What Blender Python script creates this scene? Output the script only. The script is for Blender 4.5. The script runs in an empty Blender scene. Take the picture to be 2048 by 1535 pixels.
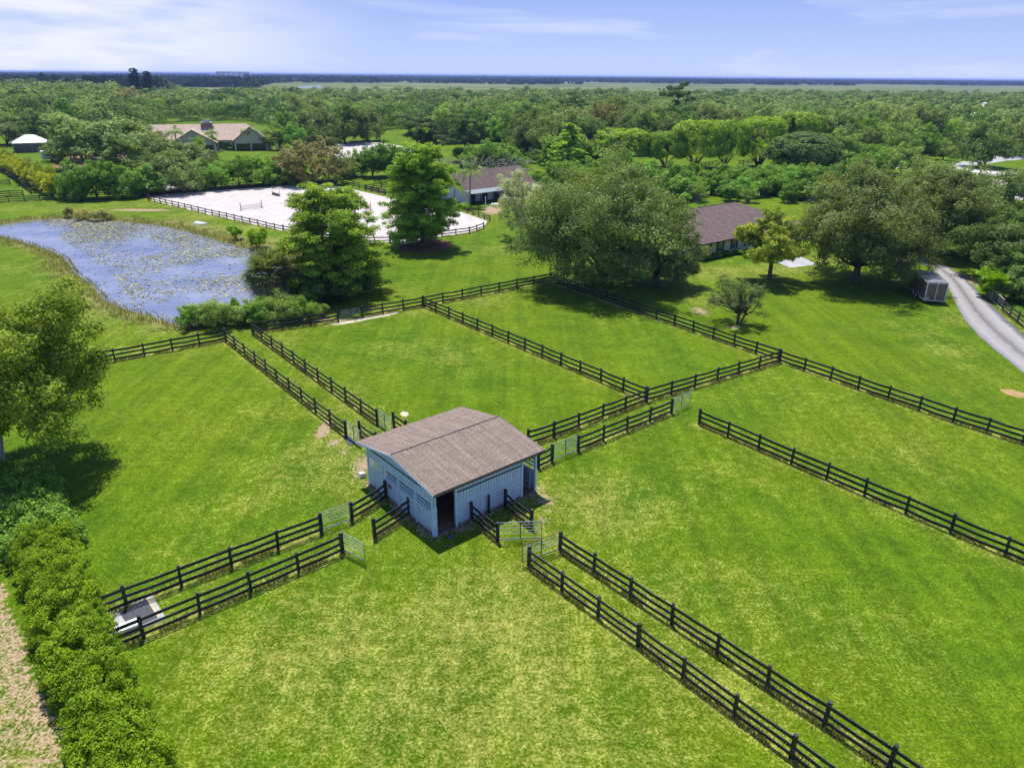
import bpy, math, random
import numpy as np
from mathutils import Vector, Matrix
random.seed(7); RG = np.random.default_rng(7)
SC = bpy.context.scene
COL = SC.collection

# ------------------------------------------------------------------ camera
H = 26.0; FPX = 1440.0; ROLL = math.radians(0.5); PITCH = math.atan((767.5 - 151) / FPX)
cd = bpy.data.cameras.new('camera'); cam = bpy.data.objects.new('camera', cd); COL.objects.link(cam)
cd.sensor_fit = 'HORIZONTAL'; cd.sensor_width = 36.0; cd.lens = 36.0 * FPX / 2048.0
cd.clip_start = 0.5; cd.clip_end = 60000
cam.location = (0, 0, H)
cam.matrix_world = Matrix.Translation((0, 0, H)) @ Matrix.Rotation(math.pi / 2 - PITCH, 4, 'X') @ Matrix.Rotation(ROLL, 4, 'Z')
SC.camera = cam
SC.render.resolution_x = 1024; SC.render.resolution_y = 767

# ------------------------------------------------------------------ light and exposure
SUN_EL = math.radians(68.0); SUN_AZ = math.radians(-15.0)      # azimuth from +Y towards +X
sdir = Vector((math.sin(SUN_AZ) * math.cos(SUN_EL), math.cos(SUN_AZ) * math.cos(SUN_EL), math.sin(SUN_EL)))
sl = bpy.data.lights.new('sun', 'SUN'); sl.energy = 4.7; sl.angle = math.radians(0.5); sl.color = (1.0, 0.955, 0.88)
so = bpy.data.objects.new('sun', sl); COL.objects.link(so)
so.rotation_euler = sdir.to_track_quat('Z', 'Y').to_euler(); so.location = (0, 0, 200)
SC.view_settings.view_transform = 'Standard'; SC.view_settings.look = 'None'
SC.view_settings.exposure = 0.52; SC.view_settings.gamma = 1.0
W = bpy.data.worlds.new('World'); SC.world = W; W.use_nodes = True
wt = W.node_tree; wt.nodes.clear()
def wn(t, **k):
    n = wt.nodes.new(t)
    for a, b in k.items(): setattr(n, a, b)
    return n
sky = wn('ShaderNodeTexSky'); sky.sky_type = 'NISHITA'; sky.sun_disc = False
sky.sun_elevation = SUN_EL; sky.sun_rotation = SUN_AZ; sky.altitude = 0
sky.air_density = 1.0; sky.dust_density = 0.2; sky.ozone_density = 5.0
hs = wn('ShaderNodeMix', data_type='RGBA', blend_type='MULTIPLY'); hs.inputs[0].default_value = 1.0
hs.inputs[7].default_value = (0.88, 0.86, 1.19, 1)
wt.links.new(sky.outputs[0], hs.inputs[6])
tc = wn('ShaderNodeTexCoord'); mp = wn('ShaderNodeMapping'); mp.inputs['Scale'].default_value = (2.2, 2.2, 16.0)
wt.links.new(tc.outputs['Generated'], mp.inputs[0])
nz = wn('ShaderNodeTexNoise'); nz.inputs['Scale'].default_value = 1.6; nz.inputs['Detail'].default_value = 8; nz.inputs['Roughness'].default_value = 0.55
nz.inputs['Distortion'].default_value = 0.6
wt.links.new(mp.outputs[0], nz.inputs['Vector'])
cr = wn('ShaderNodeValToRGB'); cr.color_ramp.elements[0].position = 0.55; cr.color_ramp.elements[1].position = 0.80
cr.color_ramp.elements[1].color = (0.62, 0.62, 0.62, 1)
wt.links.new(nz.outputs['Fac'], cr.inputs[0])
# broad soft bank of thin cloud towards the left of the view (a direction in the sky)
dp = wn('ShaderNodeVectorMath', operation='DISTANCE'); dp.inputs[1].default_value = (-0.52, 0.85, 0.045)
mp2 = wn('ShaderNodeMapping'); mp2.inputs['Scale'].default_value = (1, 1, 3.4); mp2.inputs['Location'].default_value = (0, 0, -0.1)
wt.links.new(tc.outputs['Generated'], mp2.inputs[0]); wt.links.new(mp2.outputs[0], dp.inputs[0])
mr = wn('ShaderNodeMapRange'); mr.inputs[1].default_value = 0.42; mr.inputs[2].default_value = 0.08; mr.inputs[3].default_value = 0.0; mr.inputs[4].default_value = 1.0
mr.interpolation_type = 'SMOOTHSTEP'
wt.links.new(dp.outputs['Value'], mr.inputs[0])
ml = wn('ShaderNodeMath', operation='MULTIPLY')
n2 = wn('ShaderNodeTexNoise'); n2.inputs['Scale'].default_value = 2.6; n2.inputs['Detail'].default_value = 7
wt.links.new(mp.outputs[0], n2.inputs['Vector'])
r2 = wn('ShaderNodeMapRange'); r2.inputs[1].default_value = 0.30; r2.inputs[2].default_value = 0.56
wt.links.new(n2.outputs['Fac'], r2.inputs[0]); wt.links.new(r2.outputs[0], ml.inputs[0]); wt.links.new(mr.outputs[0], ml.inputs[1])
mx = wn('ShaderNodeMath', operation='MAXIMUM'); wt.links.new(cr.outputs[0], mx.inputs[0]); wt.links.new(ml.outputs[0], mx.inputs[1])
# low over the flat land the clear air is an even periwinkle blue
sx = wn('ShaderNodeSeparateXYZ'); wt.links.new(tc.outputs['Generated'], sx.inputs[0])
lr_ = wn('ShaderNodeMapRange'); lr_.inputs[1].default_value = 0.0; lr_.inputs[2].default_value = 0.13; wt.links.new(sx.outputs[2], lr_.inputs[0])
lc = wn('ShaderNodeMix', data_type='RGBA'); lc.inputs[6].default_value = (3.1, 3.9, 5.9, 1); lc.inputs[7].default_value = (1.42, 2.1, 5.0, 1); wt.links.new(lr_.outputs[0], lc.inputs[0])
hr_ = wn('ShaderNodeMapRange'); hr_.inputs[1].default_value = 0.12; hr_.inputs[2].default_value = 0.45; hr_.inputs[3].default_value = .9; hr_.inputs[4].default_value = 0.0; wt.links.new(sx.outputs[2], hr_.inputs[0])
sk2 = wn('ShaderNodeMix', data_type='RGBA'); wt.links.new(hr_.outputs[0], sk2.inputs[0]); wt.links.new(hs.outputs[2], sk2.inputs[6]); wt.links.new(lc.outputs[2], sk2.inputs[7])
mc = wn('ShaderNodeMix', data_type='RGBA'); mc.inputs[7].default_value = (5.2, 5.4, 6.1, 1)
wt.links.new(mx.outputs[0], mc.inputs[0]); wt.links.new(sk2.outputs[2], mc.inputs[6])
bg = wn('ShaderNodeBackground'); bg.inputs[1].default_value = 0.118
wo = wn('ShaderNodeOutputWorld')
wt.links.new(mc.outputs[2], bg.inputs[0]); wt.links.new(bg.outputs[0], wo.inputs[0])

# ------------------------------------------------------------------ measuring: photograph pixel -> point on the ground
def ray(px, py):
    x = (px - 1024) / FPX; y = -(py - 767.5) / FPX
    c, s = math.cos(ROLL), math.sin(ROLL); xl = c * x - s * y; yl = s * x + c * y
    return (xl, math.cos(PITCH) + yl * math.sin(PITCH), -math.sin(PITCH) + yl * math.cos(PITCH))
def G(px, py, z=0.0):
    r = ray(px, py); t = (z - H) / r[2]
    return Vector((r[0] * t, r[1] * t, z))
def ZAT(px, py, g):
    r = ray(px, py); return H + r[2] * g[1] / r[1]
def MPP(g): return (g[1] * math.cos(PITCH) + H * math.sin(PITCH)) / FPX       # metres per photo pixel
def PIX(x, y, z=0.0):
    z = z - H; D = y * math.cos(PITCH) - z * math.sin(PITCH); U = y * math.sin(PITCH) + z * math.cos(PITCH)
    xl = x / D; yl = U / D; c, s = math.cos(ROLL), math.sin(ROLL)
    return 1024 + FPX * (c * xl + s * yl), 767.5 - FPX * (-s * xl + c * yl)

# ------------------------------------------------------------------ materials
class NT:
    def __init__(s, name):
        s.m = bpy.data.materials.new(name); s.m.use_nodes = True; s.t = s.m.node_tree; s.t.nodes.clear()
        s.out = s.t.nodes.new('ShaderNodeOutputMaterial')
    def n(s, typ, ins=None, **k):
        n = s.t.nodes.new(typ)
        for a, b in k.items(): setattr(n, a, b)
        for a, b in (ins or {}).items():
            if hasattr(b, 'is_output') or isinstance(b, bpy.types.NodeSocket): s.t.links.new(b, n.inputs[a])
            else: n.inputs[a].default_value = b
        return n
    def ramp(s, fac, stops, interp='LINEAR'):
        r = s.t.nodes.new('ShaderNodeValToRGB'); e = r.color_ramp.elements; r.color_ramp.interpolation = interp
        while len(e) < len(stops): e.new(0.5)
        for i, (p, c) in enumerate(stops):
            e[i].position = p; e[i].color = (c, c, c, 1) if isinstance(c, (int, float)) else (*c, 1)
        s.t.links.new(fac, r.inputs[0]); return r.outputs[0]
    def noise(s, vec, scale, detail=4, rough=0.55, dist=0.0):
        return s.n('ShaderNodeTexNoise', {'Vector': vec, 'Scale': scale, 'Detail': detail, 'Roughness': rough, 'Distortion': dist}).outputs['Fac']
    def mix(s, f, a, b, typ='MIX'):
        n = s.t.nodes.new('ShaderNodeMix'); n.data_type = 'RGBA'; n.blend_type = typ
        for i, v in ((0, f), (6, a), (7, b)):
            if isinstance(v, bpy.types.NodeSocket): s.t.links.new(v, n.inputs[i])
            elif i and len(v) == 3: n.inputs[i].default_value = (*v, 1)
            else: n.inputs[i].default_value = v
        return n.outputs[2]
    def math(s, op, a, b=0.0, clamp=False):
        n = s.t.nodes.new('ShaderNodeMath'); n.operation = op; n.use_clamp = clamp
        for i, v in ((0, a), (1, b)):
            if isinstance(v, bpy.types.NodeSocket): s.t.links.new(v, n.inputs[i])
            else: n.inputs[i].default_value = v
        return n.outputs[0]
    def bsdf(s, color, rough=0.8, spec=0.3, metal=0.0, normal=None):
        ins = {'Roughness': rough, 'Metallic': metal, 'Specular IOR Level': spec}
        b = s.n('ShaderNodeBsdfPrincipled', ins)
        if isinstance(color, bpy.types.NodeSocket): s.t.links.new(color, b.inputs['Base Color'])
        else: b.inputs['Base Color'].default_value = (*color, 1)
        if normal is not None: s.t.links.new(normal, b.inputs['Normal'])
        return b.outputs[0]
    def bump(s, h, strength=0.5, dist=0.02):
        return s.n('ShaderNodeBump', {'Height': h, 'Strength': strength, 'Distance': dist}).outputs[0]
    def done(s, sh): s.t.links.new(sh, s.out.inputs[0]); return s.m
    def obj(s): return s.n('ShaderNodeTexCoord').outputs['Object']

def plain(name, c, rough=0.6, metal=0.0, var=0.25, scale=6.0, spec=0.3):
    t = NT(name); n = t.noise(t.obj(), scale, 5)
    v = t.ramp(n, [(0.3, 1 - var), (0.7, 1 + var * 0.4)])
    return t.done(t.bsdf(t.mix(1.0, c, v, 'MULTIPLY'), rough, spec, metal))

def foliage(name, dark, mid, light, trans=0.36, var=0.16, hue=0.010, k=1.75):
    t = NT(name); dark, mid, light = [tuple(min(.8, x * k) for x in c) for c in (dark, mid, light)]
    a = t.n('ShaderNodeAttribute', attribute_name='tint').outputs['Fac']
    c = t.ramp(a, [(0.0, dark), (0.45, mid), (0.95, light)])
    oi = t.n('ShaderNodeObjectInfo').outputs['Random']
    h = t.n('ShaderNodeHueSaturation', {'Hue': t.math('MULTIPLY_ADD', oi, 0.0), 'Color': c})
    t.t.links.remove(h.inputs['Hue'].links[0])
    m1 = t.n('ShaderNodeMapRange', {'Value': oi, 3: 0.5 - hue, 4: 0.5 + hue}); t.t.links.new(m1.outputs[0], h.inputs['Hue'])
    m2 = t.n('ShaderNodeMapRange', {'Value': t.math('FRACT', t.math('MULTIPLY', oi, 7.31)), 3: 1 - var, 4: 1 + var}); t.t.links.new(m2.outputs[0], h.inputs['Value'])
    col = h.outputs[0]
    b = t.bsdf(col, 0.6, 0.08)
    tr = t.n('ShaderNodeBsdfTranslucent', {'Color': t.mix(1.0, col, (1.25, 1.2, 0.5), 'MULTIPLY')}).outputs[0]
    ms = t.n('ShaderNodeMixShader', {0: trans, 1: b, 2: tr}).outputs[0]
    return t.done(ms)

M = {}
M['oak'] = foliage('oak_leaves', (.048, .072, .018), (.098, .140, .036), (.21, .255, .085))
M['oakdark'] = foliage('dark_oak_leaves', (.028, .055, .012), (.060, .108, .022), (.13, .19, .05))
M['green'] = foliage('fresh_green_leaves', (.036, .078, .010), (.075, .155, .017), (.17, .27, .035))
M['cypress'] = foliage('feathery_green_leaves', (.05, .095, .01), (.115, .195, .015), (.22, .33, .035), k=1.9)
M['ficus'] = foliage('yellow_green_leaves', (.05, .09, .01), (.12, .20, .015), (.26, .34, .03))
M['hedge'] = foliage('bright_hedge_leaves', (.05, .10, .005), (.115, .215, .007), (.25, .36, .02), k=1.5)
M['broad'] = foliage('broad_leaves', (.045, .095, .010), (.095, .185, .02), (.19, .31, .05))
M['leftoak'] = foliage('olive_leaves', (.05, .078, .008), (.103, .152, .013), (.23, .275, .035))
M['yellow'] = foliage('yellowing_leaves', (.06, .10, .012), (.135, .175, .018), (.28, .30, .04))
M['tan'] = foliage('tan_leaves', (.09, .095, .03), (.17, .165, .055), (.29, .265, .10), k=1.5)
M['grey'] = foliage('grey_green_leaves', (.10, .12, .06), (.20, .23, .11), (.36, .38, .22))
M['willow'] = foliage('willow_leaves', (.06, .10, .016), (.13, .20, .035), (.27, .36, .08), k=1.6)
M['areca'] = foliage('yellow_palm_fronds', (.07, .105, .010), (.215, .25, .016), (.43, .43, .05), k=1.4)
M['palm'] = foliage('palm_fronds', (.04, .075, .015), (.09, .15, .03), (.22, .28, .08))
M['sabal'] = foliage('fan_palm_fronds', (.035, .06, .02), (.08, .13, .038), (.25, .27, .10), k=1.5)
M['pine'] = foliage('needles', (.025, .05, .018), (.05, .095, .03), (.12, .17, .06))
M['farwoods'] = foliage('far_marsh_woods', (.010, .022, .012), (.02, .04, .02), (.05, .08, .03), k=1.0)
M['norfolk'] = foliage('dark_needles', (.008, .02, .016), (.014, .036, .026), (.03, .06, .04), trans=.1)
M['dead'] = foliage('dead_fronds', (.12, .09, .06), (.22, .17, .11), (.34, .28, .2), trans=.1)

def bark(name, c):
    t = NT(name); o = t.obj(); n = t.noise(o, 5, 6, .65)
    return t.done(t.bsdf(t.mix(n, [x * .45 for x in c], [x * 1.5 for x in c]), .9, .1, normal=t.bump(n, .6, .05)))
M['bark'] = bark('bark', (.13, .105, .085)); M['palebark'] = bark('pale_bark', (.33, .29, .24)); M['palmbark'] = bark('palm_bark', (.26, .23, .19))

def mat_fence():
    t = NT('black_stained_wood'); o = t.obj(); n = t.noise(o, 3.0, 6, .6)
    oi = t.n('ShaderNodeObjectInfo').outputs['Random']
    c = t.mix(t.ramp(t.math('ADD', n, t.math('MULTIPLY', oi, .16)), [(.5, 0), (.78, 1)]), (.008, .009, .013), (.045, .044, .05))
    return t.done(t.bsdf(c, .5, .45))
M['fence'] = mat_fence()
M['metal'] = plain('galvanised_tube', (.33, .37, .36), .38, .7, .2, 3)
M['rust'] = plain('rusty_tube', (.26, .15, .07), .7, .3)
M['black'] = plain('black_paint', (.012, .014, .02), .45)

def mat_ground():
    t = NT('grass_ground'); geo = t.n('ShaderNodeNewGeometry'); P = geo.outputs['Position']
    at = lambda n: t.n('ShaderNodeAttribute', attribute_name=n).outputs['Fac']
    big = t.noise(P, .045, 4, .6); med = t.noise(P, .32, 5, .62, .4); sm = t.noise(P, 1.7, 5, .7); fine = t.noise(P, 6.5, 4, .7); mic = t.noise(P, 19.0, 2, .7)
    green = t.mix(t.ramp(med, [(.38, 0), (.62, 1)]), (.059, .122, .003), (.093, .160, .004))
    green = t.mix(t.ramp(big, [(.42, 0), (.62, .6)]), green, (.120, .172, .004))
    # dry, yellow thatch in clumps
    w = t.math('ADD', t.math('MULTIPLY', t.math('SUBTRACT', med, .5), .9), t.math('MULTIPLY', t.math('SUBTRACT', sm, .5), 1.5))
    w = t.math('ADD', w, t.math('MULTIPLY', t.math('SUBTRACT', fine, .5), 1.9))
    w = t.math('ADD', w, t.math('MULTIPLY', t.math('SUBTRACT', mic, .5), .7))
    d3 = t.math('ADD', w, t.math('MULTIPLY', at('dry'), .72))
    dryf = t.ramp(d3, [(.27, 0), (.94, .68)])
    col = t.mix(dryf, green, (.32, .29, .075))
    sp = t.ramp(fine, [(.36, .60), (.5, .99), (.64, 1.36)])
    sp2 = t.ramp(mic, [(.36, .70), (.64, 1.3)])
    sp3 = t.ramp(sm, [(.36, .80), (.64, 1.2)])
    fade = t.n('ShaderNodeMapRange', {'Value': t.n('ShaderNodeVectorMath', {0: P}, operation='LENGTH').outputs['Value'], 1: 110.0, 2: 330.0, 3: 1.0, 4: 0.3}).outputs[0]
    col = t.mix(fade, col, t.mix(1.0, t.mix(1.0, t.mix(1.0, col, sp, 'MULTIPLY'), sp2, 'MULTIPLY'), sp3, 'MULTIPLY'))
    # faint mowing lines across the paddocks
    mw = t.noise(t.n('ShaderNodeMapping', {0: P, 'Rotation': (0, 0, math.radians(50)), 'Scale': (.9, .035, 1)}).outputs[0], 1.2, 3, .5)
    mw2 = t.noise(t.n('ShaderNodeMapping', {0: P, 'Rotation': (0, 0, math.radians(-28)), 'Scale': (.7, .04, 1)}).outputs[0], 1.1, 3, .5)
    col = t.mix(1.0, col, t.ramp(t.math('MULTIPLY', t.math('ADD', mw, mw2), .5), [(.40, .88), (.60, 1.12)]), 'MULTIPLY')
    # bare straw / sand
    bf = t.ramp(t.math('ADD', at('bare'), t.math('MULTIPLY', t.math('SUBTRACT', t.math('ADD', sm, fine), 1.0), .9)), [(.42, 0), (.62, 1)])
    strawc = t.mix(t.ramp(fine, [(.35, 0), (.65, 1)]), (.20, .135, .07), (.46, .35, .22))
    col = t.mix(bf, col, strawc)
    # rough bank grass
    rf = t.ramp(t.math('ADD', at('rough'), t.math('MULTIPLY', t.math('SUBTRACT', sm, .5), 1.2)), [(.3, 0), (.7, 1)])
    col = t.mix(rf, col, t.mix(sm, (.10, .13, .02), (.30, .25, .10)))
    # pond bed
    col = t.mix(at('bed'), col, (.02, .022, .012))
    # the open marsh further out
    L = t.n('ShaderNodeVectorMath', {0: P}, operation='LENGTH').outputs['Value']
    mf = t.n('ShaderNodeMapRange', {'Value': L, 1: 420.0, 2: 900.0}).outputs[0]
    sc = t.n('ShaderNodeMapping', {0: P, 'Scale': (.0012, .006, 1)}).outputs[0]
    mn = t.noise(sc, 2.2, 5, .6)
    marsh = t.mix(t.ramp(mn, [(.42, 0), (.58, 1)]), (.055, .10, .022), (.20, .205, .07))
    col = t.mix(mf, col, marsh)
    bp = t.bump(t.math('ADD', fine, t.math('MULTIPLY', mic, .5)), .7, .07)
    return t.done(t.bsdf(col, .95, .08, normal=bp))
M['ground'] = mat_ground()

def mat_sand(name, c1, c2, tracks=True):
    t = NT(name); P = t.n('ShaderNodeNewGeometry').outputs['Position']
    n = t.noise(P, .35, 6, .65, 1.0); f = t.noise(P, 5.0, 4, .7)
    c = t.mix(t.ramp(n, [(.3, 0), (.7, 1)]), c1, c2); c = t.mix(.5, c, t.ramp(f, [(.36, .62), (.6, 1.0)]), 'MULTIPLY')
    hl = t.noise(t.n('ShaderNodeMapping', {0: P, 'Rotation': (0, 0, .6), 'Scale': (2.2, .09, 1)}).outputs[0], 1.0, 4, .6, .8); c = t.mix(1.0, c, t.ramp(hl, [(.38, .86), (.6, 1.05)]), 'MULTIPLY')
    return t.done(t.bsdf(c, .95, .1, normal=t.bump(f, .4, .06)))
M['sand'] = mat_sand('arena_sand', (.48, .43, .385), (.60, .55, .51))
M['sandroad'] = mat_sand('white_road_sand', (.52, .48, .43), (.64, .6, .56))
M['dirt'] = mat_sand('brown_dirt', (.16, .09, .055), (.33, .21, .13))
M['orange'] = mat_sand('orange_clay', (.34, .20, .08), (.5, .36, .2))
M['straw'] = mat_sand('pale_thatch', (.42, .36, .20), (.62, .55, .40))
M['concrete'] = mat_sand('concrete', (.33, .33, .33), (.46, .455, .45))
M['mulch'] = mat_sand('red_mulch', (.12, .055, .03), (.25, .13, .07))

def mat_asphalt():
    t = NT('pale_asphalt'); P = t.n('ShaderNodeNewGeometry').outputs['Position']
    ct = t.n('ShaderNodeAttribute', attribute_name='across').outputs['Fac']
    f = t.noise(P, 14, 4, .7); n = t.noise(P, .7, 5, .65)
    w = t.math('ADD', ct, t.math('MULTIPLY', t.math('SUBTRACT', n, .5), .22))
    c = t.ramp(w, [(.0, (.19, .18, .19)), (.16, (.325, .31, .30)), (.34, (.28, .265, .25)), (.47, (.15, .14, .132)), (.6, (.28, .265, .25)), (.8, (.345, .33, .32)), (.95, (.12, .115, .12))])
    c = t.mix(.5, c, t.ramp(f, [(.3, .6), (.7, 1.15)]), 'MULTIPLY')
    return t.done(t.bsdf(c, .9, .2, normal=t.bump(f, .3, .02)))
M['asphalt'] = mat_asphalt()

def mat_water():
    t = NT('pond_water'); P = t.n('ShaderNodeNewGeometry').outputs['Position']
    n = t.noise(t.n('ShaderNodeMapping', {0: P, 'Scale': (1, 1.6, 1)}).outputs[0], 3.0, 4, .6)
    m = t.noise(P, .16, 3, .6)
    c = t.mix(t.ramp(m, [(.35, 0), (.7, 1)]), (.12, .14, .20), (.24, .245, .28))
    return t.done(t.bsdf(c, .16, .9, normal=t.bump(n, .12, .05)))
M['water'] = mat_water()
M['lily'] = foliage('lily_pads', (.10, .085, .03), (.20, .215, .08), (.38, .385, .20), trans=.0, k=1.0)
M['reeds'] = foliage('bank_grass_blades', (.10, .12, .02), (.22, .23, .05), (.42, .34, .14), trans=.2)

def mat_boards(name, axis, c, pitch, dirty=.35):
    t = NT(name); o = t.obj(); xyz = t.n('ShaderNodeSeparateXYZ', {0: o})
    v = t.math('FRACT', t.math('DIVIDE', xyz.outputs[axis] if axis < 2 else xyz.outputs[2], pitch))
    if axis == 3:   # vertical boards on either face: use x + y
        v = t.math('FRACT', t.math('DIVIDE', t.math('ADD', xyz.outputs[0], xyz.outputs[1]), pitch))
    g = t.ramp(v, [(0.0, .0), (.13, 1.0), (.88, 1.0), (1.0, .0)])
    n = t.noise(o, 2.2, 6, .7); n2 = t.noise(t.n('ShaderNodeMapping', {0: o, 'Scale': (6, 6, .6)}).outputs[0], 2, 5)
    cc = t.mix(t.ramp(n, [(.35, dirty), (.75, 0)]), c, [c[0] * .55, c[1] * .55, c[2] * .5])
    cc = t.mix(t.ramp(n2, [(.5, 0), (.8, dirty)]), cc, (.22, .2, .17))
    sp_ = t.math('ADD', t.math('MULTIPLY', xyz.outputs[2], -1.9), t.math('MULTIPLY', n, 1.9)); cc = t.mix(t.ramp(sp_, [(.42, 0), (.85, .75)]), cc, (.20, .15, .10))
    cc = t.mix(g, [x * .36 for x in c], cc)
    return t.done(t.bsdf(cc, .7, .25, normal=t.bump(g, .8, .03)))
M['hboards'] = mat_boards('horizontal_boards', 2, (.60, .74, .84), .24)
M['vboards'] = mat_boards('vertical_boards', 3, (.60, .74, .84), .22)
M['trim'] = plain('pale_blue_trim', (.58, .71, .80), .6)
M['housewall'] = mat_boards('house_wall', 3, (.62, .66, .64), .3, .2)
M['creamwall'] = plain('cream_wall', (.55, .50, .40), .8, 0, .1, .8)

def mat_shingle(name, c1, c2, pitch=.2, wide=.35, streak=.5):
    t = NT(name); o = t.n('ShaderNodeUVMap').outputs[0]
    b = t.n('ShaderNodeTexBrick', {'Vector': o, 'Color1': (*c1, 1), 'Color2': (*c2, 1), 'Mortar': (*[x * .45 for x in c1], 1), 'Scale': 1.0, 'Mortar Size': .026, 'Mortar Smooth': .4, 'Bias': 0.0, 'Brick Width': wide, 'Row Height': pitch}, offset=.5)
    n = t.noise(o, 1.1, 6, .7); n2 = t.noise(o, 9, 4, .7)
    ns = t.noise(t.n('ShaderNodeMapping', {0: o, 'Scale': (1.6, .14, 1)}).outputs[0], 2.0, 5, .6)
    b_ = t.mix(1.0, b.outputs['Color'], t.ramp(ns, [(.38, .72), (.62, 1.18)]), 'MULTIPLY')
    c = t.mix(t.ramp(n, [(.3, 0), (.7, streak)]), b_, [x * .55 for x in c1])
    c = t.mix(t.ramp(n2, [(.45, 0), (.8, .55)]), c, [min(1, x * 2.0) for x in c2])
    return t.done(t.bsdf(c, .85, .2, normal=t.bump(b.outputs['Fac'], -.5, .03)))
M['shingle'] = mat_shingle('mauve_brown_shingles', (.20, .152, .118), (.262, .203, .16), .2, .9, .6)
M['roofbrown'] = mat_shingle('brown_house_shingles', (.105, .076, .066), (.18, .13, .115), .3, .5)
M['rooftan'] = mat_shingle('tan_roof_tiles', (.37, .27, .20), (.52, .40, .31), .4, .6, .35)
M['white'] = plain('white_paint', (.75, .76, .78), .5, 0, .12)
M['rubber'] = plain('rubber_mat', (.06, .065, .075), .7, 0, .4, 4)
M['trailerbody'] = plain('dark_bronze_panels', (.16, .13, .10), .35, .3, .2, 1.5)
M['trailerroof'] = plain('grey_trailer_roof', (.24, .25, .26), .45, .2, .5, 2.5)
M['tyre'] = plain('tyre_rubber', (.015, .015, .016), .8)
M['glass'] = plain('dark_glass', (.02, .03, .035), .12, 0, .1, 1, .8)
M['bluepipe'] = plain('blue_white_pipe', (.45, .55, .75), .4, .3)
M['orangepole'] = plain('red_striped_pole', (.55, .16, .10), .5)
M['blue'] = plain('blue_plastic', (.02, .12, .5), .4)
M['shutter'] = plain('black_shutters', (.015, .018, .02), .6)
M['greybuilding'] = plain('grey_factory_wall', (.88, .88, .86), .8, 0, .1, .02)
M['pole'] = plain('utility_pole_wood', (.16, .12, .09), .9)

# ------------------------------------------------------------------ scene helpers
def tag(o, label=None, cat=None, group=None, kind=None):
    if label: o['label'] = label
    if cat: o['category'] = cat
    if group: o['group'] = group
    if kind: o['kind'] = kind
    return o
def empty(name, loc=(0, 0, 0), rz=0.0, label=None, cat=None, group=None):
    o = bpy.data.objects.new(name, None); COL.objects.link(o); o.location = loc; o.rotation_euler = (0, 0, rz)
    return tag(o, label, cat, group)
def np_mesh(name, V, Q, mat, tint=None, parent=None, attrs=None, smooth=False, uv=None):
    V = np.asarray(V, np.float32).reshape(-1, 3); Q = np.asarray(Q, np.int32); k = Q.shape[1]
    me = bpy.data.meshes.new(name); me.vertices.add(len(V)); me.vertices.foreach_set('co', V.ravel())
    me.loops.add(Q.size); me.loops.foreach_set('vertex_index', Q.ravel())
    me.polygons.add(len(Q)); me.polygons.foreach_set('loop_start', np.arange(0, Q.size, k, dtype=np.int32))
    me.update(calc_edges=True)
    if tint is not None:
        a = me.attributes.new('tint', 'FLOAT', 'FACE'); a.data.foreach_set('value', np.asarray(tint, np.float32))
    for an, av in (attrs or {}).items():
        a = me.attributes.new(an, 'FLOAT', 'POINT'); a.data.foreach_set('value', np.asarray(av, np.float32))
    if smooth: me.polygons.foreach_set('use_smooth', np.ones(len(Q), bool))
    me.materials.append(mat)
    o = bpy.data.objects.new(name, me); COL.objects.link(o); o.parent = parent
    return o
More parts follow.
